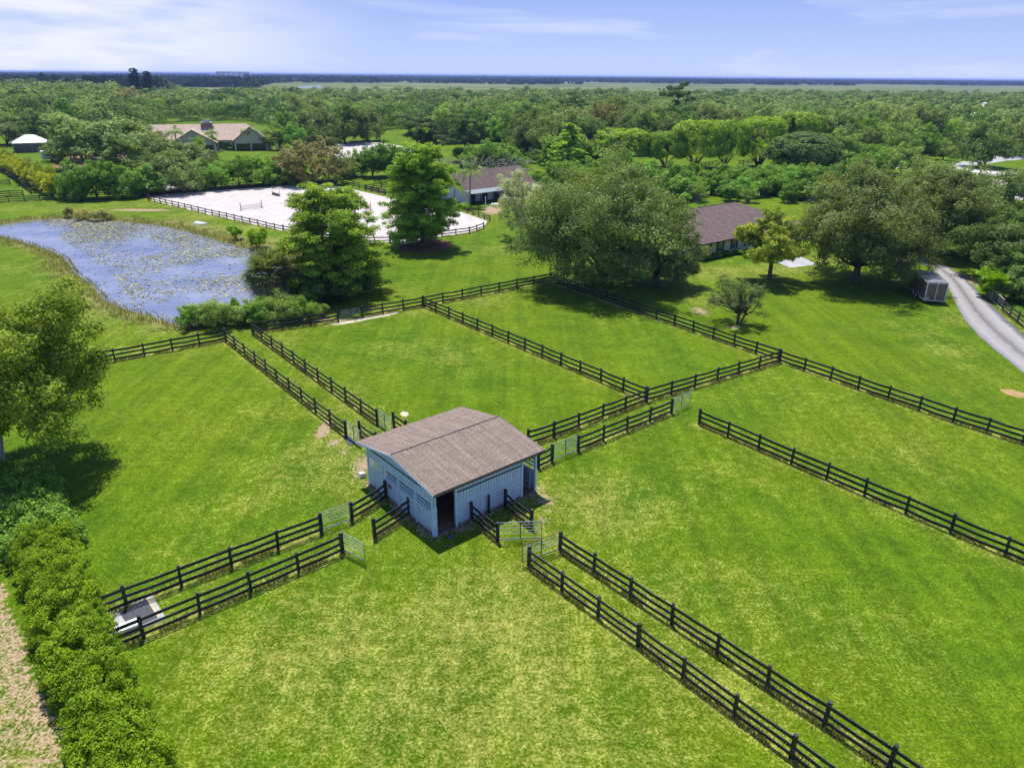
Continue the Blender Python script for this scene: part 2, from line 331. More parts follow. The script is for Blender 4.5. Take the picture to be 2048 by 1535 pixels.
class MB:
    def __init__(s): s.v = []; s.f = []; s.uv = []
    def face(s, pts, uv=None):
        i = len(s.v); s.v += [tuple(p) for p in pts]; s.f.append(tuple(range(i, i + len(pts)))); s.uv.append(uv)
    def hexa(s, p):        # p: 8 corner points, bottom 4 (ccw) then top 4
        i = len(s.v); s.v += [tuple(q) for q in p]
        for f in ((3, 2, 1, 0), (4, 5, 6, 7), (0, 1, 5, 4), (1, 2, 6, 5), (2, 3, 7, 6), (3, 0, 4, 7)):
            s.f.append(tuple(i + k for k in f)); s.uv.append(None)
    def box(s, x0, x1, y0, y1, z0, z1):
        s.hexa([(x0, y0, z0), (x1, y0, z0), (x1, y1, z0), (x0, y1, z0), (x0, y0, z1), (x1, y0, z1), (x1, y1, z1), (x0, y1, z1)])
    def beam(s, a, b, w, h):   # along a->b, width w (sideways), height h, centred
        a = Vector(a); b = Vector(b); d = (b - a).normalized(); sd = d.cross(Vector((0, 0, 1)))
        sd = (sd.normalized() if sd.length > 1e-4 else Vector((1, 0, 0))) * w / 2; up = sd.cross(d).normalized() * h / 2
        s.hexa([a - sd - up, a + sd - up, b + sd - up, b - sd - up, a - sd + up, a + sd + up, b + sd + up, b - sd + up])
    def tube(s, pts, rad, n=6, cap=True):
        pts = [Vector(p) for p in pts]; i0 = len(s.v)
        if isinstance(rad, (int, float)): rad = [rad] * len(pts)
        for k, p in enumerate(pts):
            d = (pts[min(k + 1, len(pts) - 1)] - pts[max(k - 1, 0)]).normalized()
            a = d.cross(Vector((0, 0, 1)) if abs(d.z) < .9 else Vector((1, 0, 0))).normalized(); b = d.cross(a)
            for j in range(n):
                t = 2 * math.pi * j / n; s.v.append(tuple(p + (a * math.cos(t) + b * math.sin(t)) * rad[k]))
        for k in range(len(pts) - 1):
            for j in range(n):
                q = i0 + k * n; s.f.append((q + j, q + (j + 1) % n, q + n + (j + 1) % n, q + n + j)); s.uv.append(None)
        if cap:
            s.f.append(tuple(i0 + j for j in range(n))[::-1]); s.uv.append(None)
            q = i0 + (len(pts) - 1) * n; s.f.append(tuple(q + j for j in range(n))); s.uv.append(None)
    def lathe(s, prof, n=12, c=(0, 0, 0)):
        i0 = len(s.v)
        for r, z in prof:
            for j in range(n):
                t = 2 * math.pi * j / n; s.v.append((c[0] + r * math.cos(t), c[1] + r * math.sin(t), c[2] + z))
        for k in range(len(prof) - 1):
            for j in range(n):
                q = i0 + k * n; s.f.append((q + j, q + (j + 1) % n, q + n + (j + 1) % n, q + n + j)); s.uv.append(None)
    def build(s, name, mat, parent=None, smooth=False, bevel=0.0):
        me = bpy.data.meshes.new(name); me.from_pydata(s.v, [], s.f)
        if any(u is not None for u in s.uv):
            ul = me.uv_layers.new(name='UVMap'); li = 0
            for f, u in zip(s.f, s.uv):
                for k in range(len(f)):
                    ul.data[li].uv = u[k] if u else (0, 0); li += 1
        if smooth: me.polygons.foreach_set('use_smooth', np.ones(len(s.f), bool))
        me.materials.append(mat); me.update()
        o = bpy.data.objects.new(name, me); COL.objects.link(o); o.parent = parent
        if bevel:
            b = o.modifiers.new('bevel', 'BEVEL'); b.width = bevel; b.segments = 2; b.limit_method = 'ANGLE'
        return o
def copy_thing(root, loc, rz=0.0, scale=(1, 1, 1), mats=None):
    r = root.copy(); COL.objects.link(r); r.location = loc; r.rotation_euler = (0, 0, rz); r.scale = scale
    for ch in list(root.children):
        c = ch.copy(); COL.objects.link(c); c.parent = r
        if mats and ch.name.split('.')[0] in mats:
            c.material_slots[0].link = 'OBJECT'; c.material_slots[0].material = mats[ch.name.split('.')[0]]
    return r

# ------------------------------------------------------------------ the ground sheet, pond and paved sheets
def in_poly(X, Y, P):
    ins = np.zeros(X.shape, bool); n = len(P)
    for i in range(n):
        x0, y0 = P[i][0], P[i][1]; x1, y1 = P[(i + 1) % n][0], P[(i + 1) % n][1]
        c = ((y0 > Y) != (y1 > Y)) & (X < (x1 - x0) * (Y - y0) / (y1 - y0 + 1e-12) + x0); ins ^= c
    return ins
def dist_poly(X, Y, P, closed=True):
    d = np.full(X.shape, 1e9); n = len(P)
    for i in range(n if closed else n - 1):
        ax, ay = P[i][0], P[i][1]; bx, by = P[(i + 1) % n][0], P[(i + 1) % n][1]
        t = np.clip(((X - ax) * (bx - ax) + (Y - ay) * (by - ay)) / ((bx - ax) ** 2 + (by - ay) ** 2 + 1e-9), 0, 1)
        d = np.minimum(d, np.hypot(X - ax - t * (bx - ax), Y - ay - t * (by - ay)))
    return d
def smooth_poly(P, it=2):
    for _ in range(it):
        Q = []
        for i in range(len(P)):
            a, b = P[i], P[(i + 1) % len(P)]; Q += [a * .75 + b * .25, a * .25 + b * .75]
        P = Q
    return P
POND_PX = [(-90, 468), (0, 450), (60, 442), (130, 437), (200, 440), (270, 447), (330, 453), (390, 468), (440, 484), (495, 498), (540, 512), (575, 540), (592, 580), (588, 615), (520, 640), (430, 642), (370, 652), (320, 640), (262, 622), (222, 610), (203, 590), (182, 566), (150, 545), (140, 522), (100, 500), (60, 489), (0, 472), (-90, 480)]
WZ = -0.35
POND = smooth_poly([G(x, y, WZ) for x, y in POND_PX], 2)
xs = np.concatenate([-np.geomspace(18000, 141, 34), np.arange(-140, -50, 1.0), np.arange(-50, 50, .4), np.arange(50, 141, 1.0), np.geomspace(141, 18000, 34)])
ys = np.concatenate([[-14000, -6000, -2000, -600, -150, -40], np.arange(0, 18, 1.0), np.arange(18, 92, .4), np.arange(92, 251, 1.0), np.geomspace(253, 30000, 46)])
GX, GY = np.meshgrid(xs, ys); sd = dist_poly(GX, GY, POND); ins = in_poly(GX, GY, POND); sd = np.where(ins, sd, -sd)
wob = .25 * np.sin(GX * .9 + 1.3 * np.sin(GY * .7)) + .2 * np.sin(GY * 1.7 + GX * .3)
s2 = sd + wob * .6 * (np.abs(sd) < 8)
GZ = np.where(s2 > 0, WZ - np.minimum(s2 * .45, .9), WZ + (-WZ) * np.clip(-s2 / 3.0, 0, 1) ** .8)
near = (np.abs(GX) < 140) & (GY > 0) & (GY < 250)
GZ = GZ + np.where(near & (sd < -4), .0, 0)
dry = np.zeros_like(GX); bare = np.zeros_like(GX); rough = np.zeros_like(GX)
def blob(arr, px, py, rx, ry, a):         # a worn patch of ground: centre on the ground, radii in metres
    c = G(px, py); arr[...] = np.maximum(arr, a * np.exp(-(((GX - c.x) / rx) ** 2 + ((GY - c.y) / ry) ** 2))) if a > 0 else arr
for (px, py, rx, ry, a) in [
    (650, 1300, 9, 6, .75), (1000, 1280, 9, 8, .8), (900, 1420, 8, 6, .75), (560, 1420, 7, 5, .6), (1150, 1460, 7, 5, .7), (400, 1450, 5, 4, .45),
    (1000, 1170, 6, 4, .7), (1300, 1200, 6, 5, .55), (1400, 1350, 6, 5, .6), (1180, 1010, 6, 5, .75), (1330, 980, 6, 4, .35), (1500, 1200, 5, 5, .45), (1700, 1300, 6, 5, .35),
    (660, 930, 6, 6, .7), (560, 830, 6, 7, .35), (700, 870, 4, 5, .8), (450, 860, 6, 5, .25), (500, 1000, 6, 5, .35), (400, 1100, 5, 4, .3),
    (800, 700, 4, 5, .45), (900, 710, 4, 5, .5), (700, 800, 2, 5, .6), (620, 740, 2, 8, .45), (560, 690, 2.5, 8, .5),
    (1230, 590, 7, 6, .35), (1400, 600, 4, 4, .6), (1440, 545, 7, 6, .8), (1560, 540, 7, 5, .75), (1650, 520, 6, 4, .7), (1390, 570, 3, 3, .4),
    (1000, 500, 5, 8, .55), (960, 600, 6, 4, .6), (800, 620, 6, 3, .7), (640, 640, 6, 3, .8), (760, 580, 6, 4, .45),
    (150, 560, 5, 10, .65), (120, 640, 8, 6, .7), (300, 700, 10, 2.5, .55), (60, 540, 12, 5, .5), (330, 660, 8, 2.5, .6), (480, 655, 5, 3, .6),
    (300, 410, 30, 6, .55), (100, 418, 25, 5, .55), (500, 455, 9, 5, .8), (420, 430, 10, 6, .75), (560, 480, 6, 5, .85), (1700, 800, 9, 5, .3), (1500, 760, 7, 5, .28),
    (1800, 900, 7, 5, .4), (1650, 900, 4, 3, .35), (1250, 640, 7, 3, .3), (1200, 880, 5, 3, .3), (1450, 950, 8, 4, .3), (1880, 690, 3, 9, .55), (1920, 640, 2.5, 5, .7)]:
    blob(dry, px, py, rx, ry, a)
for (px, py, rx, ry, a) in [(282, 420, 8, 1.8, .9), (615, 1180, 1, 1, .0), (728, 930, 1.2, 3.0, .66), (690, 900, .8, 1.5, .5), (648, 858, .7, 2.2, .85), (668, 885, .7, 1.0, .7),
    (1400, 622, 1.6, 3.0, .62), (1470, 655, 1.6, 1.2, .6), (570, 503, 3.2, 1.0, .95), (540, 500, 2, 1, .8), (1090, 1000, 1.3, 2.2, .55), (1085, 1040, 1.0, 1.2, .5), (1790, 525, 8, 1.2, .62), (1830, 560, 5, 2.0, .6), (930, 1055, 1.4, 1.0, .6),
    (1940, 560, 2.5, 8, .62), (1960, 600, 1.5, 4, .5), (985, 420, 3, 7, .8), (1320, 572, 3, 2, .5), (660, 640, 5, .8, .7), (1000, 1000, .1, .1, 0)]:
    blob(bare, px, py, rx, ry, a)
strip = [G(x, y) for x, y in [(-700, 900), (-60, 1130), (5, 1165), (45, 1270), (80, 1360), (150, 1480), (190, 1600), (200, 2200), (-900, 2200)]]
bare = np.maximum(bare, np.where(in_poly(GX, GY, strip), .40 + .25 * np.exp(-dist_poly(GX, GY, strip[1:6], False) / 1.6), 0))
dry = np.maximum(dry, np.where(in_poly(GX, GY, strip), .7, 0))
rough = np.clip(1.1 * np.exp(-np.maximum(-sd, 0) / 3.0), 0, 1) * (near) * .95
bankE = np.exp(-np.maximum(-sd - 0, 0) / 6.0) * in_poly(GX, GY, [G(x, y) for x, y in [(330, 400), (600, 440), (650, 520), (560, 520), (440, 470), (330, 448)]])
rough = np.maximum(rough, bankE); bed = ins * 1.0
ny, nx = GX.shape; idx = np.arange(nx * ny).reshape(ny, nx)
Q = np.stack([idx[:-1, :-1], idx[:-1, 1:], idx[1:, 1:], idx[1:, :-1]], -1).reshape(-1, 4)
g = np_mesh('ground', np.stack([GX, GY, GZ], -1), Q, M['ground'], attrs={'dry': dry.ravel(), 'bare': bare.ravel(), 'rough': rough.ravel(), 'bed': bed.ravel()}, smooth=True)
tag(g, kind='structure')
wp = MB()
c0 = sum(POND, Vector((0, 0, 0))) / len(POND)
big = [Vector((c0.x + (p.x - c0.x) * 1.03, c0.y + (p.y - c0.y) * 1.03, WZ)) for p in POND]
wp.face(big[::-1] if False else big); ow = wp.build('water', M['water']); tag(ow, kind='structure')

def sheet(name, pts, z, mat, kind='structure', wob=0.0, it=0, world=False):
    P = [Vector((p[0], p[1], 0)) if world else G(*p) for p in pts]
    if it: P = smooth_poly(P, it)
    if wob:
        Q = []
        for i in range(len(P)):
            a, b = P[i], P[(i + 1) % len(P)]; n = max(1, int((b - a).length / (wob * 3)))
            for k in range(n): Q.append(a.lerp(b, k / n) + Vector((random.uniform(-wob, wob), random.uniform(-wob, wob), 0)))
        P = Q
    m = MB(); m.face([(p.x, p.y, z) for p in P]); o = m.build(name, mat); 
    if kind: tag(o, kind=kind)
    return o
sheet('riding_arena_sand', [(306, 402), (300, 392), (444, 380), (574, 370), (672, 371), (785, 397), (925, 425), (975, 442), (966, 456), (939, 465), (887, 472), (856, 475), (806, 488), (781, 484), (690, 486), (567, 462), (405, 426)], .02, M['sand'])
sheet('distant_arena_sand', [(560, 290), (690, 285), (765, 285), (800, 292), (840, 300), (760, 318), (660, 318)], .03, M['sand'], it=1)
sheet('paddock_sand', [(950, 296), (1005, 291), (1014, 298), (1008, 308), (975, 312), (945, 308)], .03, M['sand'], it=1)
sheet('sand_yard', [(1880, 385), (1905, 362), (1940, 356), (2005, 360), (2080, 372), (2080, 400), (1960, 400)], .03, M['sand'], it=1)
sheet('sand_road', [(1700, 330), (1770, 322), (1865, 327), (1900, 330), (1960, 338), (2048, 347), (2300, 378), (2300, 400), (2048, 358), (1960, 350), (1880, 345), (1800, 338)], .035, M['sandroad'])
sheet('far_road', [(1860, 333), (1930, 322), (1990, 313), (2100, 303), (2300, 296), (2300, 306), (2100, 314), (2010, 322), (1930, 335)], .03, M['concrete'])
sheet('dirt_yard', [(96, 330), (140, 312), (190, 303), (240, 300), (260, 315), (200, 330), (140, 345)], .03, M['dirt'], it=1)
sheet('round_pen_sand', [(185, 376), (220, 368), (280, 363), (350, 362), (400, 368), (390, 376), (330, 380), (250, 382)], .03, M['orange'] if False else M['sand'], it=1)
sheet('mulch_bed', [(790, 492), (815, 482), (870, 478), (905, 484), (900, 498), (860, 508), (810, 505)], .012, M['mulch'], it=2)
sheet('clay_patch', [(1995, 779), (2015, 777), (2040, 783), (2062, 790), (2050, 796), (2020, 791)], .008, M['orange'], it=2, wob=.06)
sheet('concrete_pad', [(1552, 524), (1600, 513), (1636, 529), (1580, 536)], .03, M['concrete'])
sheet('path', [(1680, 508), (1735, 505), (1800, 515), (1830, 521), (1800, 525), (1740, 516)], .02, M['concrete'], it=1)
sheet('thatch_strip', [(650, 647), (700, 640), (760, 629), (800, 622), (790, 629), (735, 639), (680, 650)], .006, M['straw'], it=1, wob=.12)
sheet('thatch_patch', [(800, 824), (812, 822), (820, 828), (812, 834), (802, 831)], .006, M['straw'], it=2, wob=.06)
sheet('dirt_floor', [(866, 1072), (1073, 982), (930, 870), (730, 965)], .012, M['dirt'])
lk = sheet('lake', [(596, 173), (640, 171.5), (646, 175), (600, 176)], .05, M['water'])
# driveway with its width direction stored for the wheel tracks
DL = [G(x, y) for x, y in [(1800, 512), (1838, 524), (1868, 540), (1888, 560), (1903, 588), (1915, 615), (1936, 647), (1962, 675), (2000, 708), (2048, 746), (2120, 800), (2300, 930)]]
DR = [G(x, y) for x, y in [(1815, 508), (1862, 518), (1895, 533), (1925, 552), (1951, 577), (1975, 603), (1996, 622), (2020, 645), (2050, 672), (2090, 708), (2180, 780), (2400, 930)]]
V = []; A = []; K = 12
for i in range(len(DL)):
    for sub in range(1 if i == len(DL) - 1 else 6):
        a = DL[i].lerp(DL[min(i + 1, len(DL) - 1)], sub / 6); b = DR[i].lerp(DR[min(i + 1, len(DR) - 1)], sub / 6)
        for k in range(K + 1):
            f = k / K; j = random.uniform(-.14, .14) if k in (0, K) else 0
            p = a.lerp(b, f) + (b - a).normalized() * j; V.append((p.x, p.y, .016)); A.append(f)
nr = len(V) // (K + 1); ii = np.arange(len(V)).reshape(nr, K + 1)
dq = np.stack([ii[:-1, :-1], ii[:-1, 1:], ii[1:, 1:], ii[1:, :-1]], -1).reshape(-1, 4)
tag(np_mesh('driveway', V, dq[:, ::-1], M['asphalt'], attrs={'across': A}), kind='structure')

# ------------------------------------------------------------------ paddock fences
FSEG = []
FENCEGRP = 'black three board paddock fences'
def fence(pts, label, spacing=2.76, h=1.34, group=FENCEGRP, boards=(.30, .72, 1.17), bw=.185, ends=(0, 0), seed=0, kick=False, ext=(0, 0)):
    rg = random.Random(seed or sum(map(ord, label))); P = [G(*p) if not isinstance(p, Vector) else p for p in pts]
    if ext[0]: P[0] = P[0] + (P[0] - P[1]).normalized() * ext[0]
    if ext[1]: P[-1] = P[-1] + (P[-1] - P[-2]).normalized() * ext[1]
    FSEG.extend([(a.copy(), b.copy()) for a, b in zip(P[:-1], P[1:])])
    o0 = P[0].copy(); root = empty('fence', o0, 0, label, 'fence', group)
    posts = []
    for a, b in zip(P[:-1], P[1:]):
        n = max(1, round((b - a).length / spacing))
        for k in range(n): posts.append((a.lerp(b, k / n), k == 0, (b - a).normalized()))
    posts.append((P[-1], True, (P[-1] - P[-2]).normalized()))
    tops = []
    for p, corner, d in posts:
        m = MB(); q = p - o0; w = .17 if corner else .14; hh = h + (.05 if corner else 0) + rg.uniform(-.03, .03)
        c, s = d.x * w / 2, d.y * w / 2; lx, ly = rg.uniform(-.05, .05), rg.uniform(-.05, .05)
        base = [(-c + s, -s - c), (c + s, s - c), (c - s, s + c), (-c - s, -s + c)]
        m.hexa([(q.x + x, q.y + y, -.1) for x, y in base] + [(q.x + x + lx, q.y + y + ly, hh) for x, y in base])
        m.build('post', M['fence'], root); tops.append((q, rg.uniform(-.035, .03)))
    side = 1 if rg.random() < .5 else -1
    side = -1
    for z in boards:
        m = MB()
        for i in range(len(tops) - 1):
            a, da = tops[i]; b, db = tops[i + 1]; d = (b - a).normalized(); nn = Vector((-d.y, d.x, 0)) * side * .085
            ea = Vector((0, 0, z + da)); eb = Vector((0, 0, z + db)); mid = (a + b) / 2 + Vector((0, 0, z + (da + db) / 2 + rg.uniform(-.06, .015)))
            bwid = bw * rg.uniform(.93, 1.05)
            m.beam(a + nn + ea - d * .01, mid + nn, .035, bwid); m.beam(mid + nn, b + nn + eb + d * .004, .034, bwid)
        m.build('rail', M['fence'], root)
    if kick:
        m = MB()
        for i in range(len(tops) - 1):
            a, _ = tops[i]; b, _ = tops[i + 1]; d = (b - a).normalized(); nn = Vector((-d.y, d.x, 0)) * -.12
            m.beam(a + nn + Vector((0, 0, .3)), b + nn + Vector((0, 0, .3)), .04, .6)
        m.build('kickboard', M['fence'], root)
    return root
fence([(40, 758), (451.8, 680.8)], 'black board fence from the big left tree to the paddock corner below the pond')
fence([(453, 682), (692, 872)], 'black board fence along the left side of the narrow lane leading down to the shed')
fence([(721, 873.5), (752, 897)], 'short black fence end beside the shed roof, left of the lane gates', ext=(0, 0))
fence([(505, 667), (754.6, 848)], 'black board fence along the right side of the narrow lane leading down to the shed')
fence([(788, 855), (812, 872)], 'short black fence end behind the shed roof, right of the lane gates')
fence([(506.5, 667), (676.7, 643)], 'black board fence between the pond shrubs and the small wire gate')
fence([(724.5, 634.4), (846, 613), (1100, 564)], 'long black board fence from the wire gate up to the big oak')
fence([(1101, 564.5), (1348.7, 651), (1558, 723)], 'black board fence in oak shade running to the far paddock corner')
fence([(1559, 724), (1905.2, 844), (2120, 912)], 'black board fence on the right between the paddock and the driveway lawn')
fence([(847, 613.5), (1292, 802)], 'black board fence dividing the two middle paddocks')
fence([(1056, 890), (1107, 874), (1293, 803), (1557, 724.5)], 'black board fence running from behind the shed to the far paddock corner')
fence([(1077, 936), (1104, 922.5)], 'short black fence between the open right end of the shed and the wide gate')
fence([(1156, 901.5), (1342.5, 826)], 'black board fence between the two gates right of the shed')
fence([(1398.5, 848.5), (1901.4, 1065), (2130, 1160)], 'black board fence starting alone in the grass and crossing the right paddock')
fence([(1119.6, 1100), (1648, 1450), (1777, 1537), (1960, 1660)], 'upper black fence of the diagonal lane in the bottom right corner')
fence([(1057.8, 1133.5), (1276, 1290.6), (1582.7, 1516), (1720, 1618)], 'lower black fence of the diagonal lane in the bottom right corner')
fence([(943.8, 1040), (995.3, 1082.8)], 'short black fence from the front wall of the shed to the standing open gate')
fence([(1010, 1015), (1061.7, 1056)], 'short black fence from the shed front near its open right bay')
fence([(704.3, 1041), (772.4, 997)], 'short black fence from the left gable wall of the shed to the upper gate')
fence([(750, 1075), (819, 1031)], 'short black fence standing free below the left gable wall of the shed')
fence([(150, 1252), (254.3, 1212), (642.9, 1064)], 'upper black fence of the lane on the bottom left, ending at a closed gate')
fence([(170, 1322), (287.5, 1273.6), (685.3, 1105)], 'lower black fence of the lane on the bottom left, ending at an open gate')
fence([(-110, 411), (111, 401), (297, 391)], 'black board fence along the foot of the bushes left of the riding arena')
fence([(-60, 397), (47, 391.5)], 'black board fence of the small left paddock, lower cross run', group='fences of the small paddocks at the left edge')
fence([(64, 388.7), (41.4, 371.5), (33.6, 365), (-40, 312)], 'black board fence stepping back beside the yellow palm hedge', group='fences of the small paddocks at the left edge')
fence([(-60, 372), (21, 370)], 'black board fence of the small left paddock, upper cross run', group='fences of the small paddocks at the left edge')
AG = 'black fences around the white riding arena'
fence([(297.3, 401), (567, 463), (690, 487), (779, 486)], 'black fence along the near left side of the white riding arena', group=AG, h=1.15, boards=(.5, 1.0))
fence([(780.7, 485.8), (806, 490), (856, 477), (939, 467), (967.4, 457.4)], 'black fence at the near end of the riding arena under the bright green tree', group=AG, h=1.15, boards=(.5, 1.0))
fence([(297.3, 400), (299, 390), (444, 378.5), (574, 368), (672, 367)], 'black fence with solid kickboards along the far side of the riding arena', group=AG, boards=(.3, .72, 1.12), kick=True)
fence([(673, 367), (780.7, 391.7), (925, 421), (980, 443)], 'black fence along the right side of the riding arena towards the stable', group=AG, h=1.15, boards=(.5, 1.0))
PG = 'fences of the small pens behind the riding arena'
fence([(731, 381), (785, 393)], 'low black fence of the grass pens nearest the riding arena', group=PG)
fence([(749, 364.5), (810, 376)], 'black fence of the grass pens furthest from the riding arena', group=PG)
fence([(731, 380), (763, 376), (815, 371)], 'thin black cross fence between the grass pens', group=PG)
fence([(192, 380), (207, 376), (260, 379.5), (320, 377.5), (365, 371)], 'black fence curving round the sand pen behind the bushes', group='pen fences beyond the bushes')
fence([(1900, 352), (1936, 353.5), (2000, 358), (2100, 368)], 'black fence beside the white sand road at the right edge', group='distant fences on the right')
fence([(1395, 336), (1446, 326)], 'far black fence between the clipped ficus trunks, left of the pair', group='distant fences under the ficus trees')
fence([(1478, 330), (1512, 325)], 'far black fence between the clipped ficus trunks, right of the pair', group='distant fences under the ficus trees')
fence([(1010, 292), (1080, 299)], 'far black fence behind the sand paddock', group='distant fences under the ficus trees')
fence([(2004, 621), (2034, 646), (2120, 712)], 'black board fence along the right edge of the driveway')

# unmown dry strip under every fence line
fd = np.full(GX.shape, 1e9); nb_ = (np.abs(GX) < 130) & (GY > 5) & (GY < 180)
for a, b in FSEG: fd[nb_] = np.minimum(fd[nb_], dist_poly(GX[nb_], GY[nb_], [a, b], False))
dry = np.maximum(dry, .98 * np.exp(-(fd / .62) ** 2)); dry = np.maximum(dry, .30 * np.exp(-(fd / 2.0) ** 2))
fp = [Vector((-4.66, 36.96, 0)) + Vector((math.cos(.7034) * a - math.sin(.7034) * b, math.sin(.7034) * a + math.cos(.7034) * b, 0)) for a, b in ((0, 0), (8.3, 0), (8.3, 7.95), (0, 7.95))]
bd = np.full(GX.shape, 1e9); nb2 = (np.abs(GX) < 20) & (GY > 25) & (GY < 60); bd[nb2] = dist_poly(GX[nb2], GY[nb2], fp); bare = np.maximum(bare, .56 * np.exp(-(bd / 1.0) ** 2))
g.data.attributes['bare'].data.foreach_set('value', bare.astype(np.float32).ravel())
g.data.attributes['dry'].data.foreach_set('value', dry.astype(np.float32).ravel())

def gate(p0, p1, label, height=1.22, bars=5, mat='metal', group='tubular metal field gates', z0=.14, mid=1, flat=False):
    a = G(*p0) if not isinstance(p0, Vector) else p0; b = G(*p1) if not isinstance(p1, Vector) else p1
    d = b - a; L = d.length; root = empty('gate', a, math.atan2(d.y, d.x), label, 'gate', group)
    m = MB(); r = .14; z1 = z0 + height; pts = []
    for cx, cz, a0 in ((L - r, z0 + .02, -90), (L - r, z1 - r, 0), (r, z1 - r, 90), (r, z0 + .02, 180)):
        if cz < z0 + .1:
            pts.append((L - .02 if cx > L / 2 else .02, 0, z0)); continue
        for k in range(5):
            t = math.radians(a0 + 90 * k / 4); pts.append((cx + r * math.cos(t), 0, cz + r * math.sin(t)))
    m.tube(pts + [pts[0]], .026, 6, False); m.build('frame', M[mat], root)
    for k in range(bars):
        z = z0 + (height) * (k + (1 if k else .25)) / (bars + 1)
        m = MB(); m.tube([(.03, 0, z), (L - .03, 0, z)], .017, 6); m.build('bar', M['metal'], root)
    for k in range(mid):
        m = MB(); x = L * (k + 1) / (mid + 1); m.beam((x, .0, z0), (x, .0, z1), .05, .03); m.build('brace', M['black'], root)
    return root
gate((682, 641.5), (722, 635), 'thin wire gate in the far paddock fence beside the pond shrubs', bars=6, mat='black')
gate((695, 873.5), (722, 893), 'grey metal gate above the shed, left of the lane pair')
gate((757, 849), (784, 868), 'grey metal gate above the shed, right of the lane pair')
gate((1345, 825.5), (1379, 809.5), 'silver metal gate swung open at the end of the right lane fence')
gate((1107, 921), (1153.5, 903), 'wide metal gate right of the shed')
gate((997.5, 1083), (1083.3, 1079), 'open metal gate in front of the shed with curved top corners', bars=5)
gate((1119, 1101), (1044, 1128), 'metal gate with a rusty brown top tube at the head of the diagonal lane', bars=5, mat='rust')
gate((646.5, 1061.5), (702, 1042.5), 'closed metal gate in the upper lane fence left of the shed', mid=0)
gate((688.5, 1102.5), (730.7, 1126), 'open metal gate at the end of the lower lane fence left of the shed', mid=0)
gate((1981, 600), (2003, 620), 'pale metal gate beside the driveway', mat='white', mid=2)

# ------------------------------------------------------------------ the white shed in the middle
BN = Vector((-4.66, 36.96, 0)); BA = math.radians(40.3); BL, BW = 8.30, 7.95
barn = empty('shed', BN, BA, 'whitewashed wooden horse shed with mauve brown shingle roof amid the paddocks', 'shed')
RIDGE = (4.15, 3.92)
def roofz(y): return 3.25 + (y + .5) * (3.92 - 3.25) / 4.65 if y < 4.15 else 3.92 - (y - 4.15) * (3.92 - 3.05) / 4.65
def wallz(y): return roofz(y) - .12
# gable wall, built of real boards with open slots
m = MB(); m.box(-.03, .03, .0, BW, .05, 1.60); m.build('lower_gable_wall', M['hboards'], barn)
m = MB()
for a, b in ((1.71, 1.80), (1.93, 2.02)): m.box(-.025, .025, .16, BW - .16, a, b)
m.build('slat', M['trim'], barn)
m = MB(); n = 8
for i in range(n):
    y0, y1 = BW * i / n, BW * (i + 1) / n
    if y0 < 4.15 < y1: segs = [(y0, 4.15), (4.15, y1)]
    else: segs = [(y0, y1)]
    for a, b in segs:
        m.hexa([(-.03, a, 2.16), (.03, a, 2.16), (.03, b, 2.16), (-.03, b, 2.16), (-.03, a, wallz(a)), (.03, a, wallz(a)), (.03, b, wallz(b)), (-.03, b, wallz(b))])
m.build('upper_gable_wall', M['vboards'], barn)
for y in (.09, 1.98, 3.98, 6.0, BW - .09):
    m = MB(); m.box(-.055, .055, y - .07, y + .07, 0, 2.3 if .1 < y < 7 else 2.85); m.build('post', M['trim'], barn)
for y in (3.92, 5.6):
    m = MB(); m.box(-.06, -.031, y - .03, y + .03, .05, 1.62); m.build('trim', M['trim'], barn)
m = MB(); m.box(-.055, -.032, .6, 7.5, 2.88, 2.97); m.build('dark_batten', M['black'], barn)
m = MB(); m.box(-.045, -.031, 4.85, 5.25, 1.02, 1.3); m.build('hatch', M['rust'], barn)
# front wall
m = MB(); m.box(1.68, 6.98, -.03, .03, .08, 1.62); m.build('lower_front_wall', M['hboards'], barn)
m = MB(); m.box(1.68, 6.98, -.032, .028, 1.623, 3.1); m.build('upper_front_wall', M['vboards'], barn)
m = MB(); m.box(1.72, 6.98, -.058, -.033, 2.40, 2.49); m.build('dark_batten', M['black'], barn)
for x in (.07, 1.64, 7.02, BL - .07):
    m = MB(); m.box(x - .07, x + .07, -.075, .075, 0, 3.12); m.build('post', M['trim'], barn)
m = MB(); m.box(-.09, .16, -.1, -.078, 0, 2.0); m.box(-.112, -.088, -.1, .12, 0, 2.9); m.build('corner_board', M['trim'], barn)
m = MB(); m.box(.15, 1.57, -.06, .06, 0, .1); m.build('threshold', M['bark'], barn)
m = MB(); m.box(7.1, 8.16, -.05, .05, 0, .07); m.build('threshold', M['bark'], barn)
# right end wall, open slatted; back wall half open
m = MB(); m.box(BL - .03, BL + .03, .16, BW - .1, .05, 1.5)
for z in (1.75, 2.02, 2.3): m.box(BL - .025, BL + .025, .16, BW - .1, z, z + .12)
m.build('right_end_wall', M['hboards'], barn)
m = MB()
for i in range(n):
    y0, y1 = .02 + (BW - .04) * i / n, .02 + (BW - .04) * (i + 1) / n
    for a, b in ([(y0, 4.15), (4.15, y1)] if y0 < 4.15 < y1 else [(y0, y1)]):
        m.hexa([(BL - .03, a, 2.62), (BL + .03, a, 2.62), (BL + .03, b, 2.62), (BL - .03, b, 2.62), (BL - .03, a, wallz(a)), (BL + .03, a, wallz(a)), (BL + .03, b, wallz(b)), (BL - .03, b, wallz(b))])
m.build('right_gable', M['vboards'], barn)
for x in (2.1, 4.15, 6.2, BL - .07):
    m = MB(); m.box(x - .07, x + .07, BW - .07, BW + .07, 0, 2.86); m.build('post', M['trim'], barn)
